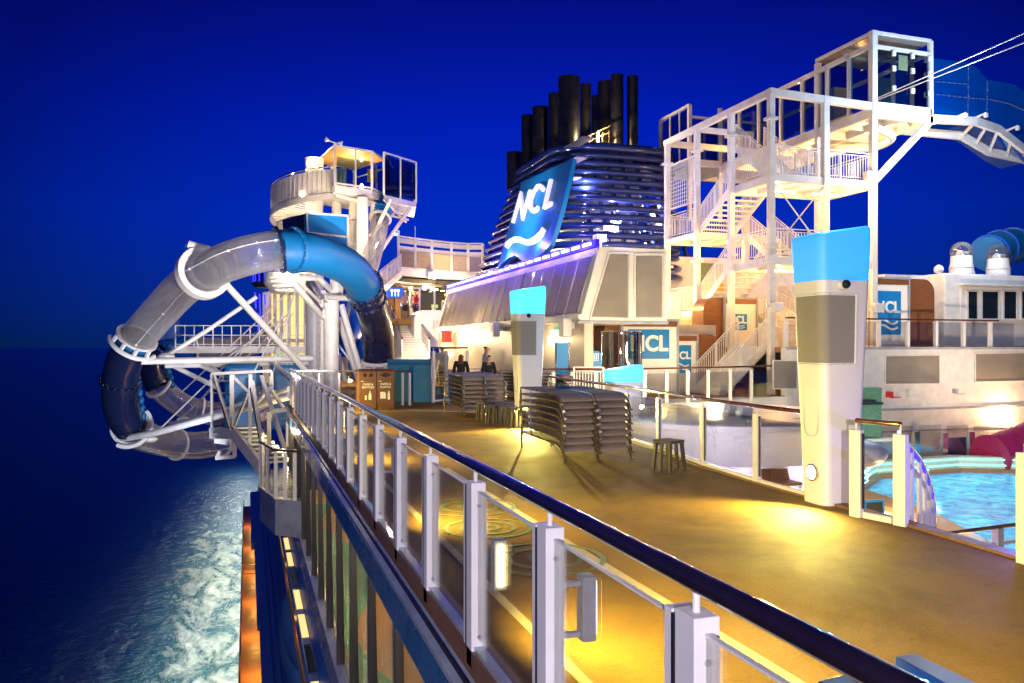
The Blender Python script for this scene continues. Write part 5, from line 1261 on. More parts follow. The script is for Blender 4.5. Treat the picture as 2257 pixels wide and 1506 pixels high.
# spiral stair rail with LED going down to the pool
t = thing('curved_stair', 'curved white stair balustrade with violet glowing handrail descending to the pool', 'stair', (7.0,6.0,-1))
pth = spline([C(*p)-V(0,0,1.0) for p in ((1994,970,8.2),(2026,1008,8.8),(2048,1060,9.4),(2059,1120,9.9),(2056,1180,10.4),(2030,1250,10.9))], 4)
ctr = V(8.1,8.2,0)
q = MB(); q.tube([p+V(0,0,1.0) for p in pth], .03, 10); part(q, 'handrail', 'chrome', t, smooth=True)
q = MB(); q.tube([p+V(-.01,-.01,.955) for p in pth], .016, 8); part(q, 'led_line', 'led_blue', t)
q = MB(); q.tube([p+V(0,0,.78) for p in pth], .022, 8); part(q, 'mid_rail', 'post_white', t, smooth=True)
q = MB()
for i in range(len(pth)-1):
    a, b = pth[i], pth[i+1]; q.hexa([a+V(0,0,-.3),b+V(0,0,-.3),b+V(.03,.03,-.3),a+V(.03,.03,-.3)], [a+V(0,0,.06),b+V(0,0,.06),b+V(.03,.03,.06),a+V(.03,.03,.06)])
part(q, 'stringer', 'post_white', t, smooth=True)
for i in range(0, len(pth), 2):
    q = MB(); q.bar(pth[i], pth[i]+V(0,0,.97), .035 if i else .07); part(q, 'baluster', 'post_white', t)
for i in range(0, 18, 2):
    q = MB(); a, b = pth[i], pth[i+1]
    def out(p, d): v_ = V(p.x-ctr.x, p.y-ctr.y, 0).normalized(); return p + v_*d*-.9
    q.hexa([a+V(0,0,-.2),b+V(0,0,-.2),out(b,1.0)+V(0,0,-.2),out(a,1.0)+V(0,0,-.2)], [a+V(0,0,-.16),b+V(0,0,-.16),out(b,1.0)+V(0,0,-.16),out(a,1.0)+V(0,0,-.16)]); part(q, 'tread', 'teak', t)
lamp('POINT', (6.9,5.6,.5), 10, (.2,.1,1), .1)
# white barred rail down by the pool at lower right
t = thing('poolside_rail', 'white barred rail with pale handrail at the lower right beside the pool', 'railing', (11,8,ZP))
a = atz(1960,1195,-1.2); b = atz(2300,1140,-1.2)
a = C(1935,1195,13.5); b = C(2290,1150,13.8)
q = MB(); q.tube([a, b], .035, 10); part(q, 'handrail', 'teak', t, smooth=True)
q = MB(); q.bar(a+V(0,0,-.28), b+V(0,0,-.28), .05); part(q, 'lower_bar', 'post_white', t)
for k in range(9):
    p = a.lerp(b, .08+k*.115); q = MB(); q.bar(p+V(0,0,-.28), V(p.x,p.y,ZP), .03); part(q, 'baluster', 'post_white', t)
p = a.lerp(b, .74); q = MB(); q.bar(p+V(0,0,-.02), V(p.x,p.y,ZP), .13); part(q, 'post', 'post_white', t)
# dark clutter under the canopy: stacked beige chairs
for k, (u, v) in enumerate(((1712,1052),(1735,1050))):
    a = C(u, v, 15.5); t = thing('bar_chair', ['orange backed chair seen under the round canopy, left one','orange backed chair seen under the round canopy, right one'][k], 'chair', (a.x,a.y,ZP), 'chairs under the round canopy')
    zs = a.z-.1
    q = MB(); q.box(a.x-.2,a.x+.2,a.y-.2,a.y+.2,zs-.05,zs); part(q, 'seat', 'cloth_red' if 0 else 'wood', t); q = MB(); q.hexa([V(a.x-.2,a.y+.18,zs),V(a.x+.2,a.y+.18,zs),V(a.x+.2,a.y+.22,zs),V(a.x-.2,a.y+.22,zs)],[V(a.x-.17,a.y+.28,zs+.4),V(a.x+.17,a.y+.28,zs+.4),V(a.x+.17,a.y+.32,zs+.4),V(a.x-.17,a.y+.32,zs+.4)]); part(q, 'backrest', 'wood', t)
    for sx in (-.17,.17):
        for sy in (-.17,.17): q = MB(); q.bar((a.x+sx,a.y+sy,ZP),(a.x+sx,a.y+sy,zs-.05),.03); part(q, 'leg', 'steel_white', t)

# ------------------------------------------------------------------ right: translucent blue slide on its cradle, second blue tube, zip cables
t = thing('blue_raft_slide', 'dark blue translucent slide trough leaving the lookout cabin toward the right edge', 'slide', (28,25,11))
path = [(2040,205,33.2),(2100,200,34),(2160,205,35),(2215,232,36),(2260,275,37),(2330,360,38)]
ol = [(2050,128),(2136,139),(2156,152),(2177,176),(2235,186),(2262,205),(2285,235),(2290,352),(2257,335),(2205,296),(2150,266),(2050,254)]
q = MB(); q.prism([atY(u, v, 27.2) for u, v in ol], (0,.12,0)); part(q, 'trough_wall', 'slide_blue', t)
q = MB(); q.prism([atY(u, v, 27.2)+V(0,1.9,.5) for u, v in ol], (0,.12,0)); part(q, 'trough_wall', 'slide_blue', t)
lo = [atY(u, v, 27.2) for u, v in ol[6:]]; q = MB()
for i in range(1, len(lo)-1): a, b = lo[i], lo[i+1]; q.hexa([a,b,b+V(0,2,0),a+V(0,2,0)],[a+V(0,0,.1),b+V(0,0,.1),b+V(0,2,.1),a+V(0,2,.1)])
part(q, 'trough_floor', 'slide_blue', t)
for seam in ([(2062,180),(2133,186)],[(2062,208),(2133,216),(2180,219),(2222,228),(2257,243)],[(2135,142),(2134,262)],[(2177,178),(2175,262)]):
    for i in range(len(seam)-1):
        q = MB(); q.bar(atY(*seam[i],27.18), atY(*seam[i+1],27.18), .05, .03); part(q, 'seam', 'blue_roof', t)
        n_ = 6
        q = MB()
        for k in range(n_): q.ball(atY(*seam[i],27.16).lerp(atY(*seam[i+1],27.16),(k+.5)/n_), .03, 6)
        part(q, 'seam_bolts', 'ledge', t)
t = thing('slide_cradle', 'white steel cradle with rungs carrying the blue slide at upper right', 'steel cradle', (28,25,10))
ca = [C(2045,262,32.8),C(2150,268,34),C(2200,285,35),C(2257,330,36),C(2330,350,37)]; cb = [C(1960,285,34),C(2120,300,35.5),C(2180,335,36.5),C(2257,352,37.5),C(2330,380,38)]
for ps in (ca, cb):
    q = MB(); 
    for i in range(len(ps)-1): q.bar(ps[i], ps[i+1], .16, .34)
    part(q, 'rail_beam', 'steel_white', t)
q = MB()
for i in range(1, len(ca)-1):
    for f in (0,.5): q.bar(ca[i].lerp(ca[i+1],f), cb[i].lerp(cb[i+1],f), .1)
part(q, 'rung', 'steel_white', t)
q = MB()
for (u,v,d) in ((2100,262,33.4),(2145,262,34),(2215,290,35.2)): q.bar(C(u,v,d), C(u+28,v-12,d), .09); q.bar(C(u+28,v-12,d), C(u+28,v-3,d), .12)
part(q, 'bracket', 'steel_white', t)
lamp('POINT', C(2150,215,29), 600, (.5,.7,1), .3)  # bluish point added to brighten the trough slide
lamp('POINT', C(2100,310,32), 110, (1,.75,.4), .3)
t = thing('second_blue_slide', 'ribbed blue slide tube behind the camera domes at the right edge', 'slide', (36,30,6))
ps = spline([C(2178,560,36),C(2210,545,37),C(2260,540,38),C(2340,540,39)], 6)
q = MB(); q.tube(ps, .78, 24); part(q, 'tube', 'teal_tube', t, smooth=True)
for i in (1,5,9,13):
    q = MB(); q.lathe(ps[i], [(.77,-.04),(.86,-.04),(.86,.04),(.77,.04)], 28, ax=(ps[i+1]-ps[i]).normalized()); part(q, 'flange', 'blue_tube', t)
lamp('POINT', C(2190,470,33), 110, (.6,.75,1), .4)
for k, (a, b) in enumerate(((C(1935,216,31),C(2330,42,26)),(C(1935,220,31),C(2330,66,26)))):
    q = MB(); q.tube([a, b], .022, 8); tag(q.build('stay_cable', 'steel_white', None), ['upper of the two thin cables running from the stair tower to the upper right','lower of the two thin cables running from the stair tower to the upper right'][k], 'cable')
# blue padded box at lower right, close to the camera
bb = atz(2060,1500,.86)
t = thing('blue_padded_box', 'blue topped box with pale rim poking up beside the handrail at the lower right', 'box', (bb.x,bb.y,0))
zt_b = .62
b1, b2, b3, b4 = atz(1800,1500,zt_b), atz(1938,1464,zt_b), atz(2300,1640,zt_b), atz(2100,1700,zt_b)
q = MB(); q.prism([V(p.x,p.y,.12) for p in (b1,b2,b3,b4)], (0,0,zt_b-.12)); part(q, 'cushion', 'blue_tube', t, bevel=.01)
r1, r2, r3, r4 = atz(1972,1446,.70), atz(2016,1439,.70), atz(2330,1590,.70), atz(2250,1600,.70)
q = MB(); q.prism([V(p.x,p.y,.05) for p in (r1,r2,r3,r4)], (0,0,.65)); part(q, 'side_rim', 'blue_tube', t, bevel=.006)

# ------------------------------------------------------------------ LEFT: slide tower
lt = thing('slide_tower', 'white slide tower with round columns, glass start cabins and spiral stair above the ship side', 'slide tower', C(725,860,34))
def tb(par, name, uvd, r, mat='steel_white', seg=14, smooth=True):
    q = MB(); q.tube([C(*p) for p in uvd], r, seg); return part(q, name, mat, par, smooth=smooth)
tb(lt, 'column', [(693,905,35.5),(693,605,35.5)], .38, 'grey_paint', 24)
q = MB(); a = C(712,880,35); b = C(712,640,35)
q.bar(a, b, .22, .12); 
for k in range(18): p = a.lerp(b, k/18); q.box(p.x-.16,p.x+.16,p.y-.12,p.y-.06,p.z,p.z+.05)
part(q, 'cable_ladder', 'steel_white', lt)
tb(lt, 'column', [(730,905,33),(730,668,33)], .31, 'steel_white', 24)
tb(lt, 'column', [(728,668,33),(742,645,33),(742,600,33)], .27, 'steel_white', 24)
for (u, v0, v1, d, r) in ((799,640,436,42,.30),(779,640,440,44,.26),(742,520,445,44,.26),(823,700,450,43,.16)): tb(lt, 'column', [(u,v0,d),(u,v1,d)], r, seg=20)
# raking legs to the right of the column
for (p, r) in ((((752,672,34),(800,838,34)),.13),(((745,700,35),(790,840,35)),.12),(((746,760,35),(800,835,35)),.04),(((744,780,36),(762,840,36)),.14)): tb(lt, 'raking_leg', p, r)
# arms that hold the blue tube
for (p, r) in ((((655,612,29),(700,612,31),(730,640,33)),.13),(((645,622,28.5),(712,700,33)),.12),(((655,618,29),(712,672,33)),.07),(((725,655,32.5),(775,658,31.5)),.12),(((650,610,28.3),(660,605,28.3)),.22)): tb(lt, 'support_arm', p, r)
q = MB(); 
for (u,v) in ((712,672),(715,695)): q.prism([C(u,v-14,32.6),C(u,v+8,32.6),C(u-9,v-2,32.6)], (0,.05,0))
part(q, 'gusset', 'white', lt)
# cabin decks (cabin 1 and cabin 2), corner posts by pixel column at their true depth
def dz(v, d): return CAMZ+(VH-v)/F*d
A1, B1, C1, D1 = (698,44.5), (738,41.0), (820,42.3), (846,44.0)
zf = dz(408,41.0); zc_ = dz(322,41.0); zr = zc_+.02
def G(ud): p = C(ud[0], 700, ud[1]); return V(p.x, p.y, 0)
E1 = (780,46.5)
c1 = [G(A1), G(B1), G(C1), G(D1), G(E1)]
q = MB(); q.prism([p+V(0,0,zf-.35) for p in c1], (0,0,.35)); part(q, 'cabin_deck', 'white', lt)
q = MB()
for i, p in enumerate(c1): q.bar(p+V(0,0,zf), p+V(0,0,zr+(.12 if i in (1,) else 0)), .11)
for i in range(5): q.bar(c1[i]+V(0,0,zr), c1[(i+1)%5]+V(0,0,zr), .1)
for i in (1, 2, 3): q.bar(c1[i]+V(0,0,zf+.1), c1[(i+1)%5]+V(0,0,zf+.1), .08)
for f in (.55,): p = c1[1].lerp(c1[2], f); q.bar(p+V(0,0,zf), p+V(0,0,zr), .08)
for i in (4,):
    for f in (.3,.6): p = c1[i].lerp(c1[0], f); q.bar(p+V(0,0,zf), p+V(0,0,zr), .16)
q.bar(c1[4]+V(0,0,zf+1.1), c1[0]+V(0,0,zf+1.1), .06); q.bar(c1[3]+V(0,0,zf+1.5), c1[4]+V(0,0,zf+1.5), .06)
part(q, 'cabin_frame', 'white', lt)
q = MB(); q.prism([p+V(0,0,zr-.05) for p in c1], (0,0,.04)); part(q, 'cabin_roof', 'tan_floor', lt)
q = MB(); 
for i in (1,2): a, b = c1[i], c1[(i+1)%5]; q.bar(a.lerp(b,.06)+V(0,0,(zf+zr)/2-.25), a.lerp(b,.94)+V(0,0,(zf+zr)/2-.25), .02, (zr-zf)*.72)
part(q, 'cabin_glass', 'glass_dark', lt)
c2 = [G((846,42.3)), G((917,44.6)), G((912,48)), G((870,46.5))]
zf2 = dz(430,42.3); zr2 = dz(336,42.3)
q = MB(); q.prism([p+V(0,0,zf2-.28) for p in c2], (0,0,.30)); part(q, 'cabin_deck', 'white', lt)
q = MB()
for p in c2+[c2[0].lerp(c2[1],.5)]: q.bar(p+V(0,0,zf2), p+V(0,0,zr2), .09)
for i in range(4): q.bar(c2[i]+V(0,0,zr2), c2[(i+1)%4]+V(0,0,zr2), .08); 
q.bar(c2[3]+V(0,0,zf2+1.3), c2[1]+V(0,0,zf2+1.3), .05)
part(q, 'cabin_frame', 'white', lt)
q = MB()
for i in (0,1,3): a, b = c2[i], c2[(i+1)%4]; q.bar(a.lerp(b,.03)+V(0,0,(zf2+zr2)/2), a.lerp(b,.97)+V(0,0,(zf2+zr2)/2), .02, (zr2-zf2)*.86)
part(q, 'cabin_glass', 'glass_blue', lt)
q = MB(); p = c2[0].lerp(c2[3], .5)+V(.4,0,0); q.ball(V(p.x,p.y,zf2+1.0), .45, 20, (1,1,2.2)); part(q, 'launch_capsule', 'blue_tube', lt, smooth=True)
q = MB(); p = c1[2].lerp(c1[3],.4)+V(-.2,.3,0); q.box(p.x-.25,p.x+.25,p.y,p.y+.05,zf+.6,zf+1.3); part(q, 'yellow_notice', 'yellow_sign', lt)
# speakers on the roof corner
q = MB(); p = c1[1]; q.lathe((p.x-.35,p.y,zr+.25), [(.04,-.1),(.14,.12)], 14, ax=(-1,-.3,.2)); q.lathe((p.x+.25,p.y,zr+.15), [(.04,-.1),(.12,.12)], 14, ax=(1,-.3,-.2)); q.tube([V(p.x-.3,p.y,zr+.22),V(p.x+.25,p.y,zr+.1)], .03, 6); part(q, 'horn_speakers', 'steel_white', lt)
# understructure
q = MB(); 
for (a, b, wd) in (((752,425,41.5),(830,450,43),.12),((815,445,43),(895,470,46),.10),((822,520,42.5),(862,440,42.3),.14),((835,560,43),(915,442,44.6),.16),((815,520,42),(895,445,44.6),.10),((740,430,41.5),(800,448,42),.14),((840,470,43.4),(900,485,45),.10),((846,440,42.3),(895,490,44.5),.09)):
    q.bar(C(*a), C(*b), wd)
part(q, 'under_brace', 'steel_white', lt)
tb(lt, 'under_pipe', [(752,430,42),(798,432,42.3),(802,445,42.3)], .16)
rods('lattice_rod', [(C(742,530,43),C(775,480,44)),(C(775,530,43),C(745,480,44)),(C(780,560,43.5),C(750,500,44)),(C(756,560,43.5),C(780,500,44)),(C(742,590,43),C(770,540,44)),(C(770,640,43),C(745,560,43))], .05, 'steel_white', lt)
# spiral stair: helix of treads with a solid perforated screen, around a column
hc = C(694,700,43.5); hr_ = 2.25
tb(lt, 'spiral_column', [(693,700,43.5),(693,362,43.5)], .48, seg=24)
q = MB(); a = C(693,362,43.5); q.lathe(a, [(.5,0),(.5,.3),(.0,.32)], 24); part(q, 'column_cap', 'steel_white', lt, smooth=True)
def hel(a_deg, z, r=hr_): a = R(a_deg); return V(hc.x+r*math.cos(a), hc.y+r*math.sin(a), z)
a0 = -50; a1 = -430; zA = zf; zB = dz(560,43.5)+.2; n = 64
pts = [(a0+(a1-a0)*k/n, zA+(zB-zA)*k/n) for k in range(n+1)]
q = MB(); vs = []; fs = []
for i, (a, z) in enumerate(pts): vs += [hel(a,z-.1), hel(a,z-.1,hr_+.04), hel(a,z+1.15,hr_+.04), hel(a,z+1.15)]
for i in range(n):
    for k in range(4): fs.append((i*4+k, i*4+(k+1)%4, (i+1)*4+(k+1)%4, (i+1)*4+k))
q.add(vs, fs); part(q, 'screen', 'steel_white', lt)
q = MB(); q.tube([hel(a,z+1.28,hr_+.05) for a, z in pts], .035, 8); part(q, 'handrail', 'chrome', lt, smooth=True)
q = MB(); vs = []; fs = []
for i, (a, z) in enumerate(pts): vs += [hel(a,z-.42,hr_+.06), hel(a,z-.42,hr_+.12), hel(a,z-.10,hr_+.12), hel(a,z-.10,hr_+.06)]
for i in range(n):
    for k in range(4): fs.append((i*4+k, i*4+(k+1)%4, (i+1)*4+(k+1)%4, (i+1)*4+k))
q.add(vs, fs); part(q, 'stringer', 'grey_paint', lt)
q = MB(); nt_ = 40
for k in range(nt_):
    a = a0+(a1-a0)*k/nt_; z = zA+(zB-zA)*k/nt_-.15; da = (a1-a0)/nt_*.8
    q.hexa([hel(a,z-.05,.45),hel(a,z-.05,hr_),hel(a+da,z-.05,hr_),hel(a+da,z-.05,.45)],[hel(a,z,.45),hel(a,z,hr_),hel(a+da,z,hr_),hel(a+da,z,.45)])
part(q, 'treads', 'steel_white', lt)
q = MB()
for k in range(0, n, 1): a, z = pts[k]; q.bar(hel(a,z,hr_+.06), hel(a,z+1.15,hr_+.06), .03)
part(q, 'screen_bars', 'grey_paint', lt)
# lower round landing of the spiral stair
c_ = C(640,622,39); q = MB(); q.lathe((c_.x,c_.y,c_.z-.1), [(0,-.55),(.9,-.45),(1.25,.0),(1.2,.5),(0,.5)], 36); part(q, 'round_landing', 'steel_white', lt, smooth=True)
q = MB()
for k in range(6): q.box(c_.x-1.0+abs(k-2.5)*.1,c_.x+1.0-abs(k-2.5)*.1,c_.y-1.27+abs(k-2.5)*.05,c_.y-1.2,c_.z-.5+k*.19,c_.z-.44+k*.19)
part(q, 'landing_ribs', 'steel_white', lt)
for (u,v,d,pw) in ((770,470,40,160),(690,520,40.5,300),(780,380,43.5,160),(650,440,42.6,120),(690,330,42.2,80),(800,560,39,130),(640,600,36.5,200),(860,500,41.5,100)): lamp('POINT', C(u,v,d), pw*.45, (1,.72,.40), .15)
lamp('SPOT', (1.34,19.1,1.32), 3300, (1,.90,.86), .1, to=tuple(C(600,560,30)), cone=62, blend=1)  # this and the next two are fill spots added for slides and tower
lamp('SPOT', (-2.4,27.8,-3.2), 900, (.85,.88,1), .5, to=tuple(C(300,880,33)), cone=100, blend=1)
lamp('SPOT', (5.5,24.5,2.5), 650, (1,.85,.72), .6, to=tuple(C(720,560,30)), cone=80, blend=.9)
q = MB(); p = C(683,361,43); q.ball(p, .18, 10); part(q, 'beacon_lamp', 'lamp_warm', lt)
q = MB()
for (u,v,d) in ((667,428,41.2),(797,350,43.5),(797,412,42.0)): q.ball(C(u,v,d), .10, 10, (1,1,1.8))
part(q, 'cabin_lamp', 'lamp_warm', lt)
# blue machinery box above the tube
mbx = thing('blue_start_box', 'bright blue rectangular box with pale bolted frame sitting on the teal slide tube', 'box', C(700,540,29.5))
fa, fb, fc, fd = C(676,470,29.6), C(766,482,30.4), C(766,545,30.4), C(679,530,29.6)
fb = V(fb.x,fb.y,fa.z-.0+(C(766,476,30.4).z-fa.z)); bk = V(-.55,1.5,0).normalized()*1.35
q = MB(); q.hexa([fd,fc,fc+bk,fd+bk],[fa,fb,fb+bk,fa+bk]); part(q, 'housing', 'sign_blue', mbx)
nrm = (fb-fa).cross(fd-fa).normalized(); nrm = nrm if nrm.y < 0 else -nrm
q = MB()
m1, m2 = fa.lerp(fd,.72), fb.lerp(fc,.68)
for a, b in ((fa,fb),(fb,fc.lerp(fb,.05)),(fd.lerp(fa,.25),fa),(m1,m2)): q.bar(a+nrm*.02, b+nrm*.02, .06, .07)
part(q, 'frame', 'steel_white', mbx)
q = MB()
for k in range(7):
    for a, b in ((fa,fb),(m1,m2)): q.ball(a.lerp(b,(k+.5)/7)+nrm*.055, .016, 6)
part(q, 'bolts', 'grey_paint', mbx)
q = MB(); l0, l1, l2, l3 = C(612,490,31.5), C(645,478,31.0), C(648,510,31.0), C(612,515,31.5)
for a, b in ((l0,l1),(l1,l2),(l2,l3),(l3,l0),(l0,fa+bk*.6),(l2,fd+bk*.5)): q.bar(a, b, .05)
part(q, 'side_frame', 'grey_paint', mbx)
q = MB(); q.hexa([fd+bk*.2+V(-.01,0,0),fd+bk+V(-.01,0,0),fd+bk+V(-.35,.1,0),fd+bk*.2+V(-.35,.1,0)],[fa+bk*.2,fa+bk,fa+bk+V(-.35,.1,-.1),fa+bk*.2+V(-.35,.1,-.1)]); part(q, 'side_hopper', 'navy', mbx)

# ------------------------------------------------------------------ loop slide in front
RT = .68
sl_t = thing('loop_tube_slide', 'big looping tube slide of clear, teal and navy sections overhanging the sea', 'tube slide', C(300,800,31))
def tube_section(par, cps, r, mat, label=None, name='tube_section', n=10):
    ps = spline([C(*p) for p in cps], n); q = MB(); q.tube(ps, r, 32, caps=False)
    # inner skin gives the wall its thickness
    q.tube(ps, [r-.05]*len(ps), 32, caps=False)
    return part(q, name, mat, par, label=label, smooth=True), ps
def flange(par, p, d, r, mat='steel_white', wd=.10, ex=.12, bolts=18):
    q = MB(); q.lathe(p, [(r-.02,-wd/2),(r+ex,-wd/2),(r+ex,wd/2),(r-.02,wd/2)], 40, ax=d); f = part(q, 'flange_ring', mat, par, smooth=True)
    ax = Vector(d).normalized(); ref = V(1,0,0) if abs(ax.x) < .9 else V(0,1,0); a = (ref-ax*ref.dot(ax)).normalized(); b = ax.cross(a); q = MB()
    for k in range(bolts):
        t_ = 2*math.pi*k/bolts
        for s_ in (-1, 1): q.ball(Vector(p)+(a*math.cos(t_)+b*math.sin(t_))*(r+ex*.55)+ax*s_*wd*.5, .018, 6)
    part(q, 'flange_bolts', 'grey_paint', f)
loop = [((835,800,35),(832,735,34.4),(820,680,33),(802,632,31.5)), ((802,632,31.5),(770,592,30),(705,562,28.3),(648,552,27.3)), ((648,552,27.3),(625,551,27),(615,551,26.9)),
        ((615,551,26.9),(560,560,26.6),(500,578,26.8),(447,603,27.6)), ((447,603,27.6),(400,638,28.8),(350,690,30),(302,745,31)),
        ((302,745,31),(287,772,31.2),(272,802,31.5),(266,840,32)), ((266,840,32),(264,880,32.4),(272,915,32.8),(288,942,33.3)),
        ((288,942,33.3),(315,960,35),(350,972,37.5),(390,980,39.5)), ((390,980,39.5),(430,982,40.5),(465,978,41.2),(490,974,41.8))]
mats_ = ['navy','teal_tube','teal_tube','acrylic','acrylic','navy','navy','acrylic','acrylic']
ends = []
for cps, m_ in zip(loop, mats_):
    o, ps = tube_section(sl_t, cps, RT if m_ != 'acrylic' or cps[0][2] > 33 else .66, m_); ends.append((ps[0], ps[1]-ps[0])); last = ps
flm = ['steel_white','navy','teal_tube','navy','steel_white','steel_white','navy','steel_white','steel_white']
for (p, d), m_, k in zip(ends, flm, range(9)): flange(sl_t, p, d, RT, m_)
flange(sl_t, last[-1], last[-1]-last[-2], RT, 'steel_white')
p = spline([C(*q_) for q_ in loop[0]], 10); 
for k in (24, 27): flange(sl_t, p[k], p[k+1]-p[k], RT, 'navy', .06, .07)
p = spline([C(*q_) for q_ in loop[5]], 10); flange(sl_t, p[4], p[5]-p[4], RT-.02, 'teal_tube', .35, .03)
p = spline([C(*q_) for q_ in loop[7]], 10); flange(sl_t, p[3], p[4]-p[3], RT-.02, 'teal_tube', .25, .03)
# seams with bolts running along the clear sections
for idx, ang in ((4,-.2),(3,.5),(7,.6),(8,.6)):
    ps = spline([C(*q_) for q_ in loop[idx]], 10); q = MB(); pts = []
    for i in range(len(ps)-1):
        d_ = (ps[i+1]-ps[i]).normalized(); view = (V(0,0,CAMZ)-ps[i]).normalized(); a = d_.cross(view).normalized(); b = a.cross(d_).normalized()
        pts.append(ps[i]+(a*math.sin(ang)+b*math.cos(ang))*(RT+.005))
    q.tube(pts, .014, 6)
    for i in range(3, len(pts), 12): q.ball(pts[i], .05, 8)
    part(q, 'seam', 'steel_white', sl_t, smooth=True)
# saddles (brackets) at the joints
for (u,v,d,r_) in ((447,603,27.6,.9),(302,745,31,.9),(288,942,33.3,.9),(835,790,34.8,.9)):
    pass
q = MB(); p0_, d0_ = ends[4]; q.lathe(p0_, [(RT+.05,-.16),(RT+.24,-.16),(RT+.24,.16),(RT+.05,.16)], 40, ax=d0_); part(q, 'collar', 'white', sl_t, smooth=True)
for (p, d), off in ((ends[5], .35),(ends[7], -.25),(ends[0], .25)):
    dd = d.normalized(); view = (V(0,0,CAMZ)-p).normalized(); q = MB()
    a = (view-dd*view.dot(dd)).normalized(); b = dd.cross(a); pts = [p+dd*off+(a*math.cos(R(k))+b*math.sin(R(k)))*(RT+.2) for k in range(-80,81,10)]
    q.tube(pts, .09, 8)
    for k in (-50,-15,20,55): c_ = (a*math.cos(R(k))+b*math.sin(R(k))); q.bar(p+dd*off+c_*(RT+.15), p+c_*(RT+.12), .12, .1)
    part(q, 'saddle', 'white', sl_t, smooth=True)
# ------------------------------------------------------------------ second, rear slide
s2 = thing('rear_tube_slide', 'second tube slide of blue and clear sections looping behind the first one', 'tube slide', C(400,850,41))
for cps, m_ in ((((600,742,47),(560,758,46),(500,768,44.5),(425,770,43)),'acrylic'),(((425,770,43),(395,772,42.5),(368,776,42),(350,782,41.5)),'blue_tube'),
                (((350,782,41.5),(335,800,41.2),(338,828,41),(350,852,41)),'navy'),(((350,852,41),(372,872,41.5),(405,895,42),(440,906,42.5)),'acrylic'),(((440,906,42.5),(475,912,43),(500,905,43.5),(520,900,44)),'acrylic')):
    o, ps = tube_section(s2, cps, .62, m_, n=6); flange(s2, ps[0], ps[1]-ps[0], .62, 'steel_white' if m_ != 'navy' else 'blue_tube')
flange(s2, ps[-1], ps[-1]-ps[-2], .62)
q = MB(); q.box(*(lambda p:(p.x-1.0,p.x+.8,p.y,p.y+1.2,p.z-.2,p.z+1.0))(C(358,745,43))); part(q, 'blue_housing', 'blue_tube', s2)
q = MB()
for k in range(7):
    p = C(372-[0,8,12,9,0,-8,-12][k]*.6, 765+k*14, 41); 
    q.ball(p, .15, 10, (1,1,1.2))
part(q, 'joint_covers', 'teal_tube', s2, smooth=True)
q = MB()
for k in range(6): q.ball(C(304+k*2.6, 832+k*17, 32.2), .13, 10, (.8,1,1.3))
part(q, 'joint_covers', 'teal_tube', sl_t, smooth=True)
# entry tube under the far cabin
s3 = thing('drop_tube_slide', 'steep clear drop tube with blue ribbed collar hanging under the far glass cabin', 'tube slide', C(825,520,42))
tube_section(s3, ((845,440,44),(841,460,43.6),(838,482,43.2)), .52, 'blue_tube', n=6)
o, ps = tube_section(s3, ((838,482,43.2),(832,515,42.6),(822,555,42),(808,605,41)), .50, 'acrylic', n=8)
for k in range(3): p = C(840-k*1.5, 466+k*6, 43.3); flange(s3, p, ps[0]-ps[1], .52, 'sign_blue', .08, .07, 0)
flange(s3, ps[0], ps[1]-ps[0], .50, 'steel_white', .1, .12)
tube_section(s3, ((800,640,38),(790,680,37.5),(778,720,37),(760,750,36.5)), .55, 'blue_tube', n=6)
tube_section(s3, ((812,770,37),(797,790,36.5),(800,815,36),(820,838,35.5)), .6, 'blue_tube', n=6)

# ------------------------------------------------------------------ overhanging steel frame, cables
sf = thing('overhang_truss', 'white tubular truss with thin tie rods reaching over the sea beneath the slides', 'steel frame', C(690,800,34))
for p, r in ((((302,797,31.2),(690,790,34)),.13),(((365,806,34),(680,800,35)),.12),(((415,540,27.6),(448,572,28.2),(560,695,31.5),(695,840,34)),.13),(((415,540,27.6),(460,552,27.8)),.16),
             (((266,968,33.2),(340,955,32),(640,872,27.2)),.14),(((372,935,40),(420,928,36),(640,858,28)),.12),(((370,935,40),(376,946,40),(400,950,40)),.10),
             (((380,806,34.5),(480,855,34)),.10),(((430,800,34.5),(520,840,33)),.11),(((455,800,34.5),(510,842,33)),.08),(((600,800,34),(660,845,30)),.10)):
    tb(sf, 'frame_tube', p, r)
tb(sf, 'strut', [(366,786,32),(462,725,33),(565,655,34)], .09)
rods('tie_rod', [(C(330,968,34),C(605,700,37)),(C(395,925,40),C(648,690,37)),(C(400,865,38),C(640,640,36)),(C(420,905,40),C(590,715,37)),(C(470,810,36),C(640,690,36)),(C(600,830,33),C(650,640,35)),(C(560,820,33),C(625,690,35))], .032, 'steel_white', sf)
q = MB()
for (u,v,d) in ((366,786,32),(330,968,34),(405,925,38)): q.ball(C(u,v,d), .22, 10, (1.5,1,.7))
part(q, 'anchor', 'white', sf, smooth=True)
# walkway with grid rail
ww = thing('overhang_walkway', 'grey white walkway with square grid railing stretching out over the sea', 'walkway', C(500,790,37))
wa, wb = C(388,782,37), C(672,776,37.5); wa = V(wa.x,wa.y,wb.z)
q = MB(); q.bar(wa, wb, .5, .10); q.bar(wa+V(0,-.3,.12), wb+V(0,-.3,.12), .04, .30); part(q, 'floor_beam', 'steel_white', ww)
q = MB()
for h in (.35,.78,1.22): q.bar(wa+V(-.0,-.3,h), wb+V(0,-.3,h), .04)
for k in range(15): p = wa.lerp(wb, k/14); q.bar(p+V(0,-.3,0), p+V(0,-.3,1.22), .05 if k % 4 == 0 else .035)
part(q, 'grid_railing', 'steel_white', ww)
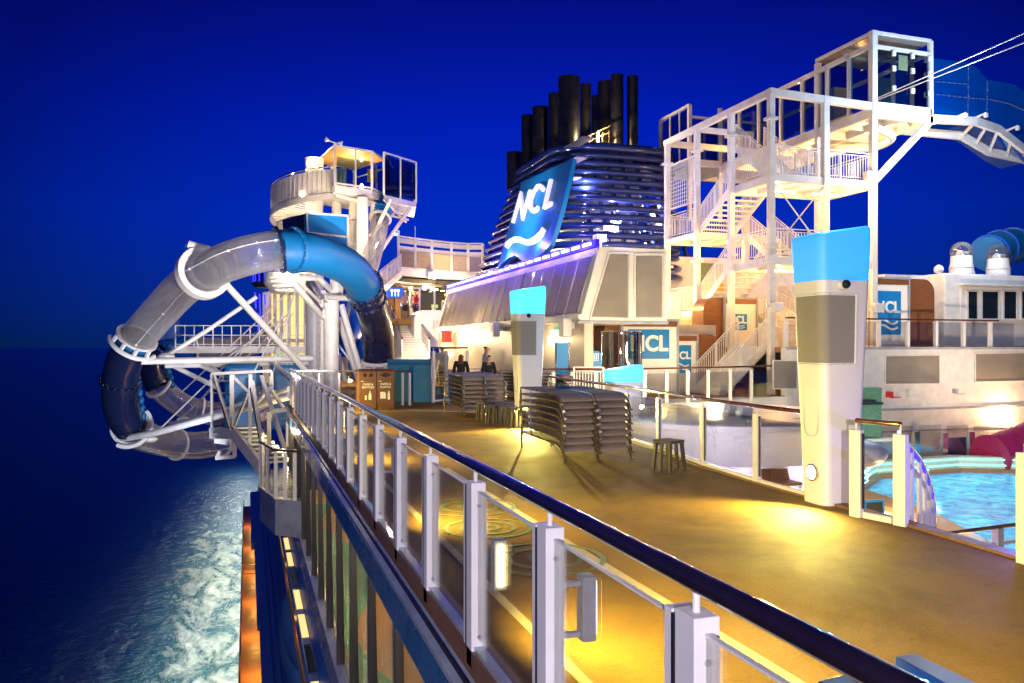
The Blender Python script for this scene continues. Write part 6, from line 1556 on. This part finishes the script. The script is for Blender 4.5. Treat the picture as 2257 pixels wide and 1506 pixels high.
# frame stair down from the bay
os_ = thing('overhang_stair', 'white glazed frame stair hanging outboard beyond the bay balcony', 'stair', C(530,960,27))
top_l = [(467,822,28),(510,820,26.6),(598,820,28.5)]
q = MB(); q.bar(C(467,824,28.2), C(598,818,28.5), .1); q.tube(spline([C(592,818,28.5),C(599,824,28.5),C(599,880,28.5)],4), .06, 8)
for (a, b, wd) in (((467,824,28.2),(467,945,28.2),.09),((511,826,26.8),(511,948,26.8),.14),((552,826,27),(551,985,26.5),.12),((597,830,28.5),(597,920,28),.1),((472,828,28),(506,946,26.9),.09),((546,868,27),(514,945,26.8),.09),((512,828,27),(556,872,27),.08),((556,840,27),(581,1010,26),.11),((576,830,28),(628,990,25.5),.12),((600,862,28),(628,905,26),.1),((552,905,27),(600,850,28),.09),((511,842,27),(467,838,28.2),.06),((468,866,29),(511,868,27),.05)):
    q.bar(C(*a), C(*b), wd)
part(q, 'frame', 'steel_white', os_)
q = MB()
for (a, b) in (((470,940,28.1),(512,947,26.7)),((512,947,26.7),(580,1024,25.3))): q.bar(C(*a)+V(0,0,.05), C(*b)+V(0,0,.05), .05)
for (a, b) in (((514,830,26.9),(514,945,26.7)),((478,840,27.9),(508,944,26.8)),((555,850,26.9),(583,1008,25.8)),((548,870,26.9),(520,940,26.7))): q.bar(C(*a)+V(-.07,.02,0), C(*b)+V(-.07,.02,0), .035)
part(q, 'gasket_lines', 'rubber', os_)
q = MB(); a, b = C(465,955,28), C(515,955,26.7); q.bar(a, b, .12, .38); c_ = C(582,1040,25.1); q.bar(b, c_, .12, .42); q.bar(C(475,968,29.5), C(525,975,28), .1, .3); part(q, 'stringer', 'steel_white', os_)
q = MB()
for k in range(9):
    p = C(520,944,27.2).lerp(C(600,1030,25.8), k/9); q.box(p.x-.15,p.x+.75,p.y,p.y+.9,p.z-.03,p.z+.02)
a = C(470,952,28); q.box(a.x,a.x+1.0,a.y-.6,a.y+1.2,a.z-.05,a.z)
part(q, 'treads', 'white', os_)
q = MB()
for ps in ([(468,840,28.1),(510,842,26.9),(510,944,26.9),(468,940,28.1)],[(512,842,26.9),(551,850,27),(551,985,26.6),(512,946,26.8)],[(553,850,27),(597,850,28.4),(600,1010,26.4),(553,985,26.6)]):
    q.prism([C(*p) for p in ps], (0,.012,0))
part(q, 'glass_panel', 'glass', os_)
q = MB(); q.bar(C(476,1010,28),C(517,1007,28),.12); q.bar(C(517,1007,28),C(517,965,28),.14); q.bar(C(478,1010,28),C(486,995,28),.12); part(q, 'lower_bracket', 'steel_white', os_)
q = MB(); p = C(545,850,33); q.box(p.x-.9,p.x+.55,p.y,p.y+.9,p.z-2.4,p.z+.9); q.box(p.x+.9,p.x+2.2,p.y,p.y+.9,p.z-1.9,p.z+.9); tag(q.build('blue_slide_housing','teal_tube',None,bevel=.2), 'blue slide housing seen through the overhanging frame stair', 'housing')
# bay balcony
bay = thing('bay_balcony', 'white bay balcony with glass sides bulging out from the ship side', 'balcony', C(630,1080,22.5))
f1, f2, f3, f4 = C(577,1045,23.2), C(650,1062,21.0), C(690,1030,20.5), C(640,1000,24.8)
zb_bay = f1.z; o_ = [V(p.x,p.y,0) for p in (f1,f2,f3,f4)]
o_ = [V(.42,23.8,0), V(.30,21.2,0), V(.62,19.4,0), V(1.3,18.8,0), V(1.3,24.6,0)]
zt_bay = CAMZ-3.55; zt0 = zt_bay-.85
q = MB(); q.prism([p+V(0,0,zt0) for p in o_], (0,0,zt_bay-zt0)); part(q, 'base', 'ledge', bay)
q = MB()
for i in range(3): q.bar(o_[i]+V(0,0,zt_bay+1.15), o_[i+1]+V(0,0,zt_bay+1.15), .07,.05)
part(q, 'handrail', 'wood_rail', bay)
q = MB()
for i in range(3):
    for f in ((.0,.5) if i < 2 else (0,.3,.6,.9)):
        p = o_[i].lerp(o_[i+1], f); q2 = MB(); q2.box(p.x-.03,p.x+.05,p.y-.05,p.y+.05,zt_bay,zt_bay+1.1); part(q2, 'post', 'post_white', bay)
    q.bar(o_[i]+V(0,0,zt_bay+.58), o_[i+1]+V(0,0,zt_bay+.58), .012, 1.05)
part(q, 'glass_panel', 'glass', bay)
q = MB(); 
for (a, b, wd) in (((593,908,24.3),(593,1000,24.3),.12),((593,908,24.3),(632,903,24.6),.12),((634,905,24.6),(634,985,24.6),.10)): q.bar(C(*a), C(*b), wd)
part(q, 'door_frame', 'steel_white', bay)
lamp('POINT', (.9, 22.2, zt_bay+1.3), 40, (1,.75,.35), .1)
lamp('POINT', C(640,960,27), 60, (1,.78,.4), .2)
# ------------------------------------------------------------------ glass rotunda behind the tower
rt = thing('glass_rotunda', 'warmly lit rounded deck house with blue light fins glimpsed behind the slide tower', 'deck house', C(640,700,52))
c_ = C(660,700,52); 
q = MB(); q.lathe((c_.x,c_.y,0), [(2.15,-2.0),(2.15,5.2),(0,5.3)], 48); part(q, 'warm_wall', 'window_warm', rt, smooth=True)
q = MB()
for k in range(14):
    a = R(185+k*13); q.bar(V(c_.x+2.2*math.cos(a),c_.y+2.2*math.sin(a),-2),V(c_.x+2.2*math.cos(a),c_.y+2.2*math.sin(a),5.3),.22)
part(q, 'pilaster', 'steel_white', rt)
q = MB()
for z in (-.6,.7,2.2): q.lathe((c_.x,c_.y,z), [(2.2,-.12),(2.45,-.12),(2.45,.12),(2.2,.12)], 40)
part(q, 'floor_band', 'steel_white', rt)
p = C(590,605,50); q = MB(); q.lathe((p.x,p.y,p.z-.55), [(.0,0),(.85,0),(.85,1.3),(0,1.3)], 28); part(q, 'blue_glass_drum', 'glass_blue', rt, smooth=True)
for k in range(8): q = MB(); a = R(190+k*22); q.bar(V(p.x+.88*math.cos(a),p.y+.88*math.sin(a),p.z-.5),V(p.x+.88*math.cos(a),p.y+.88*math.sin(a),p.z+.7),.05); part(q, 'led_fin', 'led_blue', rt)
for (u,v0,v1) in ((562,645,680),(572,648,700),(583,650,672),(568,690,730)): q = MB(); q.bar(C(u,v0,50),C(u+2,v1,50),.09); part(q, 'led_fin', 'led_blue', rt)
q = MB(); q.lathe((p.x,p.y,p.z-.85), [(0,0),(.75,0),(1.0,.28),(0,.28)], 24); part(q, 'drum_base', 'rubber', rt)
q = MB(); p = C(650,815,50); q.box(p.x-1.3,p.x+1.2,p.y-1.2,p.y-1.1,p.z-.9,p.z+1.0); part(q, 'lower_window', 'window_green', rt)
q = MB(); q.box(p.x-1.5,p.x+3,p.y-1.3,p.y-1.15,p.z-1.4,p.z-1.0); part(q, 'timber_sill', 'wood', rt)

# ------------------------------------------------------------------ upper terrace, stair, lit bar beneath
ut = thing('upper_terrace', 'raised terrace with curved glass wind screen above the lit bar, left of the funnel', 'terrace', C(960,700,52))
def T(u, v, d): return C(u, v, d)
edge = [(878,48.5),(915,49.5),(952,50.5),(995,51.5),(1032,52),(1064,52)]
zt1 = dz(611,50); zt2 = dz(596,50); zt3 = dz(528,50)
pts = [G(e) for e in edge]
q = MB(); q.prism([p+V(0,0,zt1) for p in pts]+[pts[-1]+V(.5,6,zt1), pts[0]+V(-.5,8,zt1)], (0,0,zt2-zt1)); part(q, 'terrace_slab', 'white', ut)
q = MB()
for i in range(5):
    a, b = pts[i], pts[i+1]
    for z in (zt3, zt2+.05): q.bar(a+V(0,0,z), b+V(0,0,z), .08)
for i, p in enumerate(pts): q.bar(p+V(0,0,zt2), p+V(0,0,zt3+(.35 if i == 0 else 0)), .14)
part(q, 'screen_frame', 'white', ut)
q = MB(); q2 = MB()
for i in range(5):
    a, b = pts[i].lerp(pts[i+1],.04), pts[i].lerp(pts[i+1],.96)
    q.bar(a+V(0,0,zt2+.6), b+V(0,0,zt2+.6), .02, 1.15)
    for z in (zt3-.25, zt3-.72): q2.bar(a+V(0,0,z), b+V(0,0,z), .02, .30)
part(q, 'glass_panel', 'glass_warm_sheen', ut); part(q2, 'frosted_band', 'post_white', ut)
q = MB(); a = pts[0]; q.bar(a+V(-.25,0,zt3+.1), a+V(-.05,0,zt3+.1), .1,.16); part(q, 'green_lamp', 'exit_green', ut)
q = MB(); b = pts[1]; q.bar(b+V(0,0,zt3), b+V(0,0,zt3+.75), .04); part(q, 'aerial', 'white', ut)
q = MB(); p = pts[2]; q.box(p.x-.3,p.x+.2,p.y-.35,p.y-.1,zt1-.1,zt1+.35); part(q, 'small_speaker', 'steel_white', ut)
# ceiling of the bar, dark with pipes and small lamps
zc1 = zt1-.08; q = MB(); q.prism([p+V(0,.3,zc1-.3) for p in pts]+[pts[-1]+V(.5,7,zc1-.3), pts[0]+V(-2.5,9,zc1-.3)], (0,0,.25)); part(q, 'dark_ceiling', 'dark_interior', ut)
rnd = random.Random(5); q2 = MB()
for k in range(26):
    q = MB(); x = pts[0].x+rnd.uniform(-1,5.5); y = pts[0].y+rnd.uniform(.6,5); q.bar((x,y,zc1-.45),(x+rnd.uniform(-1.5,1.5),y+rnd.uniform(0,2),zc1-.45),.06); part(q, 'ceiling_pipe', 'dark_interior', ut)
for k in range(16):
    x = pts[0].x+rnd.uniform(-.5,5.5); y = pts[0].y+rnd.uniform(.6,5); q2.box(x-.12,x+.12,y-.06,y+.06,zc1-.5,zc1-.42)
part(q2, 'ceiling_lamps', 'lamp_warm', ut)
# bar floor and back wall
zfb = dz(706,49); q = MB(); x0 = G((862,50)).x; x1 = G((1010,52)).x
q.box(x0-1.2, x1+1.2, 46.2, 58, zfb-.3, zfb); part(q, 'bar_floor', 'deck', ut)
q = MB(); q.box(x0-1.5, x1+1.5, 56, 56.2, zfb, zc1); part(q, 'back_wall', 'dark_interior', ut)
rnd = random.Random(11)
cols = ['window_warm','window_green','screen','window_warm','lamp_warm','neon','cloth_red','window_warm','screen_white','window_warm']
for k in range(34):
    x = rnd.uniform(x0-1.2,x1+1); z = zfb+rnd.uniform(.3,2.4); q = MB(); wq = rnd.uniform(.12,.5); q.box(x,x+wq,55.7,55.95,z,z+rnd.uniform(.1,.45)); part(q, 'lit_shelf', cols[k % len(cols)], ut)
for u in (862, 876): p = G((u,50)); q = MB(); q.bar(p+V(0,0,zfb-2),p+V(0,0,zc1),.35); part(q, 'lit_pillar', 'tan_floor', ut)
q = MB()
for u in (905,925,958,975,1000): p = G((u,49.5)); q.bar(p+V(0,0,zfb),p+V(0,0,zfb+(2.0 if u < 960 else 1.2)),.1)
a, b = G((905,49.5)), G((958,49.5)); q.bar(a+V(0,0,zfb+2.0), b+V(0,0,zfb+2.0), .1); part(q, 'screen_posts', 'post_white', ut)
q = MB(); q.bar(a+V(0,0,zfb+1), b+V(0,0,zfb+1), .02, 1.9); q.bar(b+V(.1,0,zfb+.6), G((1005,49.5))+V(0,0,zfb+.6), .02, 1.1); part(q, 'glass_screen', 'glass', ut)
# television
p = C(870,645,48.6); tv = thing('television', 'wall television with blue picture of three white figures under the terrace', 'television', p)
q = MB(); q.box(p.x-.56,p.x+.56,p.y,p.y+.08,p.z-.36,p.z+.36); part(q, 'casing', 'rubber', tv)
q = MB(); q.box(p.x-.53,p.x+.53,p.y-.012,p.y-.004,p.z-.33,p.z+.33); part(q, 'picture', 'screen', tv)
q = MB()
for dx in (-.18,.03,.22):
    q.lathe((p.x+dx,p.y-.02,p.z+.12), [(0,0),(.085,0),(.085,.004)], 14, ax=(0,1,0)); q.box(p.x+dx-.03,p.x+dx+.03,p.y-.02,p.y-.014,p.z-.22,p.z+.05)
part(q, 'picture_figures', 'screen_white', tv)
# people on the upper level
for (u, d, sh, lg, lab, hr__, rz) in ((892,48.6,'cloth_tan','cloth_black','man in tan shirt and black shorts standing at the top of the wide stair','hair_dark',R(200)),(916,48.9,'cloth_red','cloth_navy','person in a red top and blue trousers behind the glass at the stair top','hair_dark',R(120))):
    p = G((u,d)); person(lab, (p.x,p.y,zfb), 1.78, rz, sh, lg, hr__, shorts=(u==892))
# small side stair to terrace and white bulkhead box
sd = thing('terrace_stair', 'narrow white railed stair climbing to the upper terrace', 'stair', C(850,640,46))
a, b = C(838,640,44.5), C(884,600,48.3); r = MB(); baluster_rail(r, a, b, 1.1, .16); part(r, 'railing', 'steel_white', sd); q = MB(); q.bar(a+V(0,0,-.1), b+V(0,0,-.1), .08, .4); part(q, 'stringer', 'steel_white', sd)
a2, b2 = a+V(.2,1.2,0), b+V(.2,1.2,0); r = MB(); baluster_rail(r, a2, b2, 1.1, .2); part(r, 'railing', 'steel_white', sd)
q = MB(); 
for k in range(10): p = a.lerp(b, k/10); q.box(p.x-.15,p.x+.2,p.y,p.y+1.2,p.z-.03,p.z)
part(q, 'treads', 'steel_white', sd)
# main stair
ms = thing('main_stair', 'wide pale stair with red brown handrails climbing to the lit upper deck', 'stair', C(905,785,44.5))
bl, br, tl, tr_ = C(885,783,44.0), C(945,783,44.0), C(863,708,49), C(905,708,49)
bl.z = br.z = dz(783,44); tl.z = tr_.z = dz(708,49)
q = MB(); n = 14
for k in range(n):
    f0, f1_ = k/n, (k+1)/n; a, b = bl.lerp(tl,f0), br.lerp(tr_,f0); c, d = br.lerp(tr_,f1_), bl.lerp(tl,f1_); z = bl.z+(tl.z-bl.z)*f1_
    q.hexa([V(a.x,a.y,bl.z-.3),V(b.x,b.y,bl.z-.3),V(c.x,c.y,bl.z-.3),V(d.x,d.y,bl.z-.3)], [V(a.x,a.y,z),V(b.x,b.y,z),V(c.x,c.y,z),V(d.x,d.y,z)])
part(q, 'steps', 'steel_white', ms)
q = MB()
for k in range(1, n+1):
    f0 = (k-1)/n; a, b = bl.lerp(tl,f0), br.lerp(tr_,f0); z = bl.z+(tl.z-bl.z)*k/n; q.bar(V(a.x,a.y-.015,z-.02),V(b.x,b.y-.015,z-.02),.03,.035)
part(q, 'nosings', 'ledge', ms)
for a, b in ((bl,tl),(br,tr_)):
    q = MB(); q.prism([a+V(0,0,-.2),b+V(0,0,-.2),b+V(0,0,.82),a+V(0,0,.82)], (.08,0,0)); part(q, 'side_wall', 'white', ms)
    q = MB(); q.bar(a+V(.04,0,.92), b+V(.04,0,.92), .10, .09); part(q, 'handrail', 'wood_rail', ms)
q = MB(); a, b = C(915,682,46), C(975,770,46); ex = V(a.x,a.y,0)
q.prism([C(913,765,46),C(975,765,46),C(975,684,46),C(930,684,46),C(913,700,46)], (0,2,0)); part(q, 'side_bulkhead', 'white', ms)
q = MB(); p = C(963,716,45.9); q.box(p.x-.2,p.x+.25,p.y-.1,p.y+.1,p.z-.25,p.z+.25); part(q, 'wall_speaker', 'white', ms)
q = MB(); q.box(bl.x-1.5, br.x+6.0, 43.9, 60, 0, bl.z-.3); tag(q.build('stair_podium','white',None), 'pale raised podium under the wide stair at the far end of the deck', 'podium')
for (u,v,d,pw) in ((885,650,50,220),(940,640,51,220),(985,640,50,180),(910,560,52,160),(960,560,53,180),(1010,560,54,160),(930,735,42,170),(975,735,39,80),(1010,700,36,55),(860,760,38,120)): lamp('POINT', C(u,v,d), pw, (1,.72,.38), .15)
p = C(983,742,41); q = MB(); q.box(p.x-.25,p.x+.3,p.y,p.y+.04,p.z-.3,p.z+.3); o = q.build('diamond_sign','red_sign',None); o.location = (0,0,0); tag(o, 'small red and blue sign at the corner of the vent house', 'sign')

# ------------------------------------------------------------------ unseen fill light added behind the camera, given a housing and pole
rear_fill = thing('rear_fill_light', 'unseen fill lamp with housing and pole added behind the viewpoint', 'floodlight', (-3.2,-7.8,0))
q = MB(); q.box(-3.6,-2.8,-7.75,-7.5,2.7,3.1); part(q, 'housing', 'grey_paint', rear_fill)
q = MB(); q.tube([(-3.2,-7.62,-6),(-3.2,-7.62,2.7)], .12, 12); part(q, 'pole', 'steel_white', rear_fill)
lamp('SPOT', (-3.2,-7.4,2.9), 2300, (.95,.86,.98), .08, to=(3.5,12,.6), cone=75, blend=1)

for o in bpy.data.objects:
    if o.type == 'LIGHT' and o.name.startswith('lamp_light'): o.hide_select = False
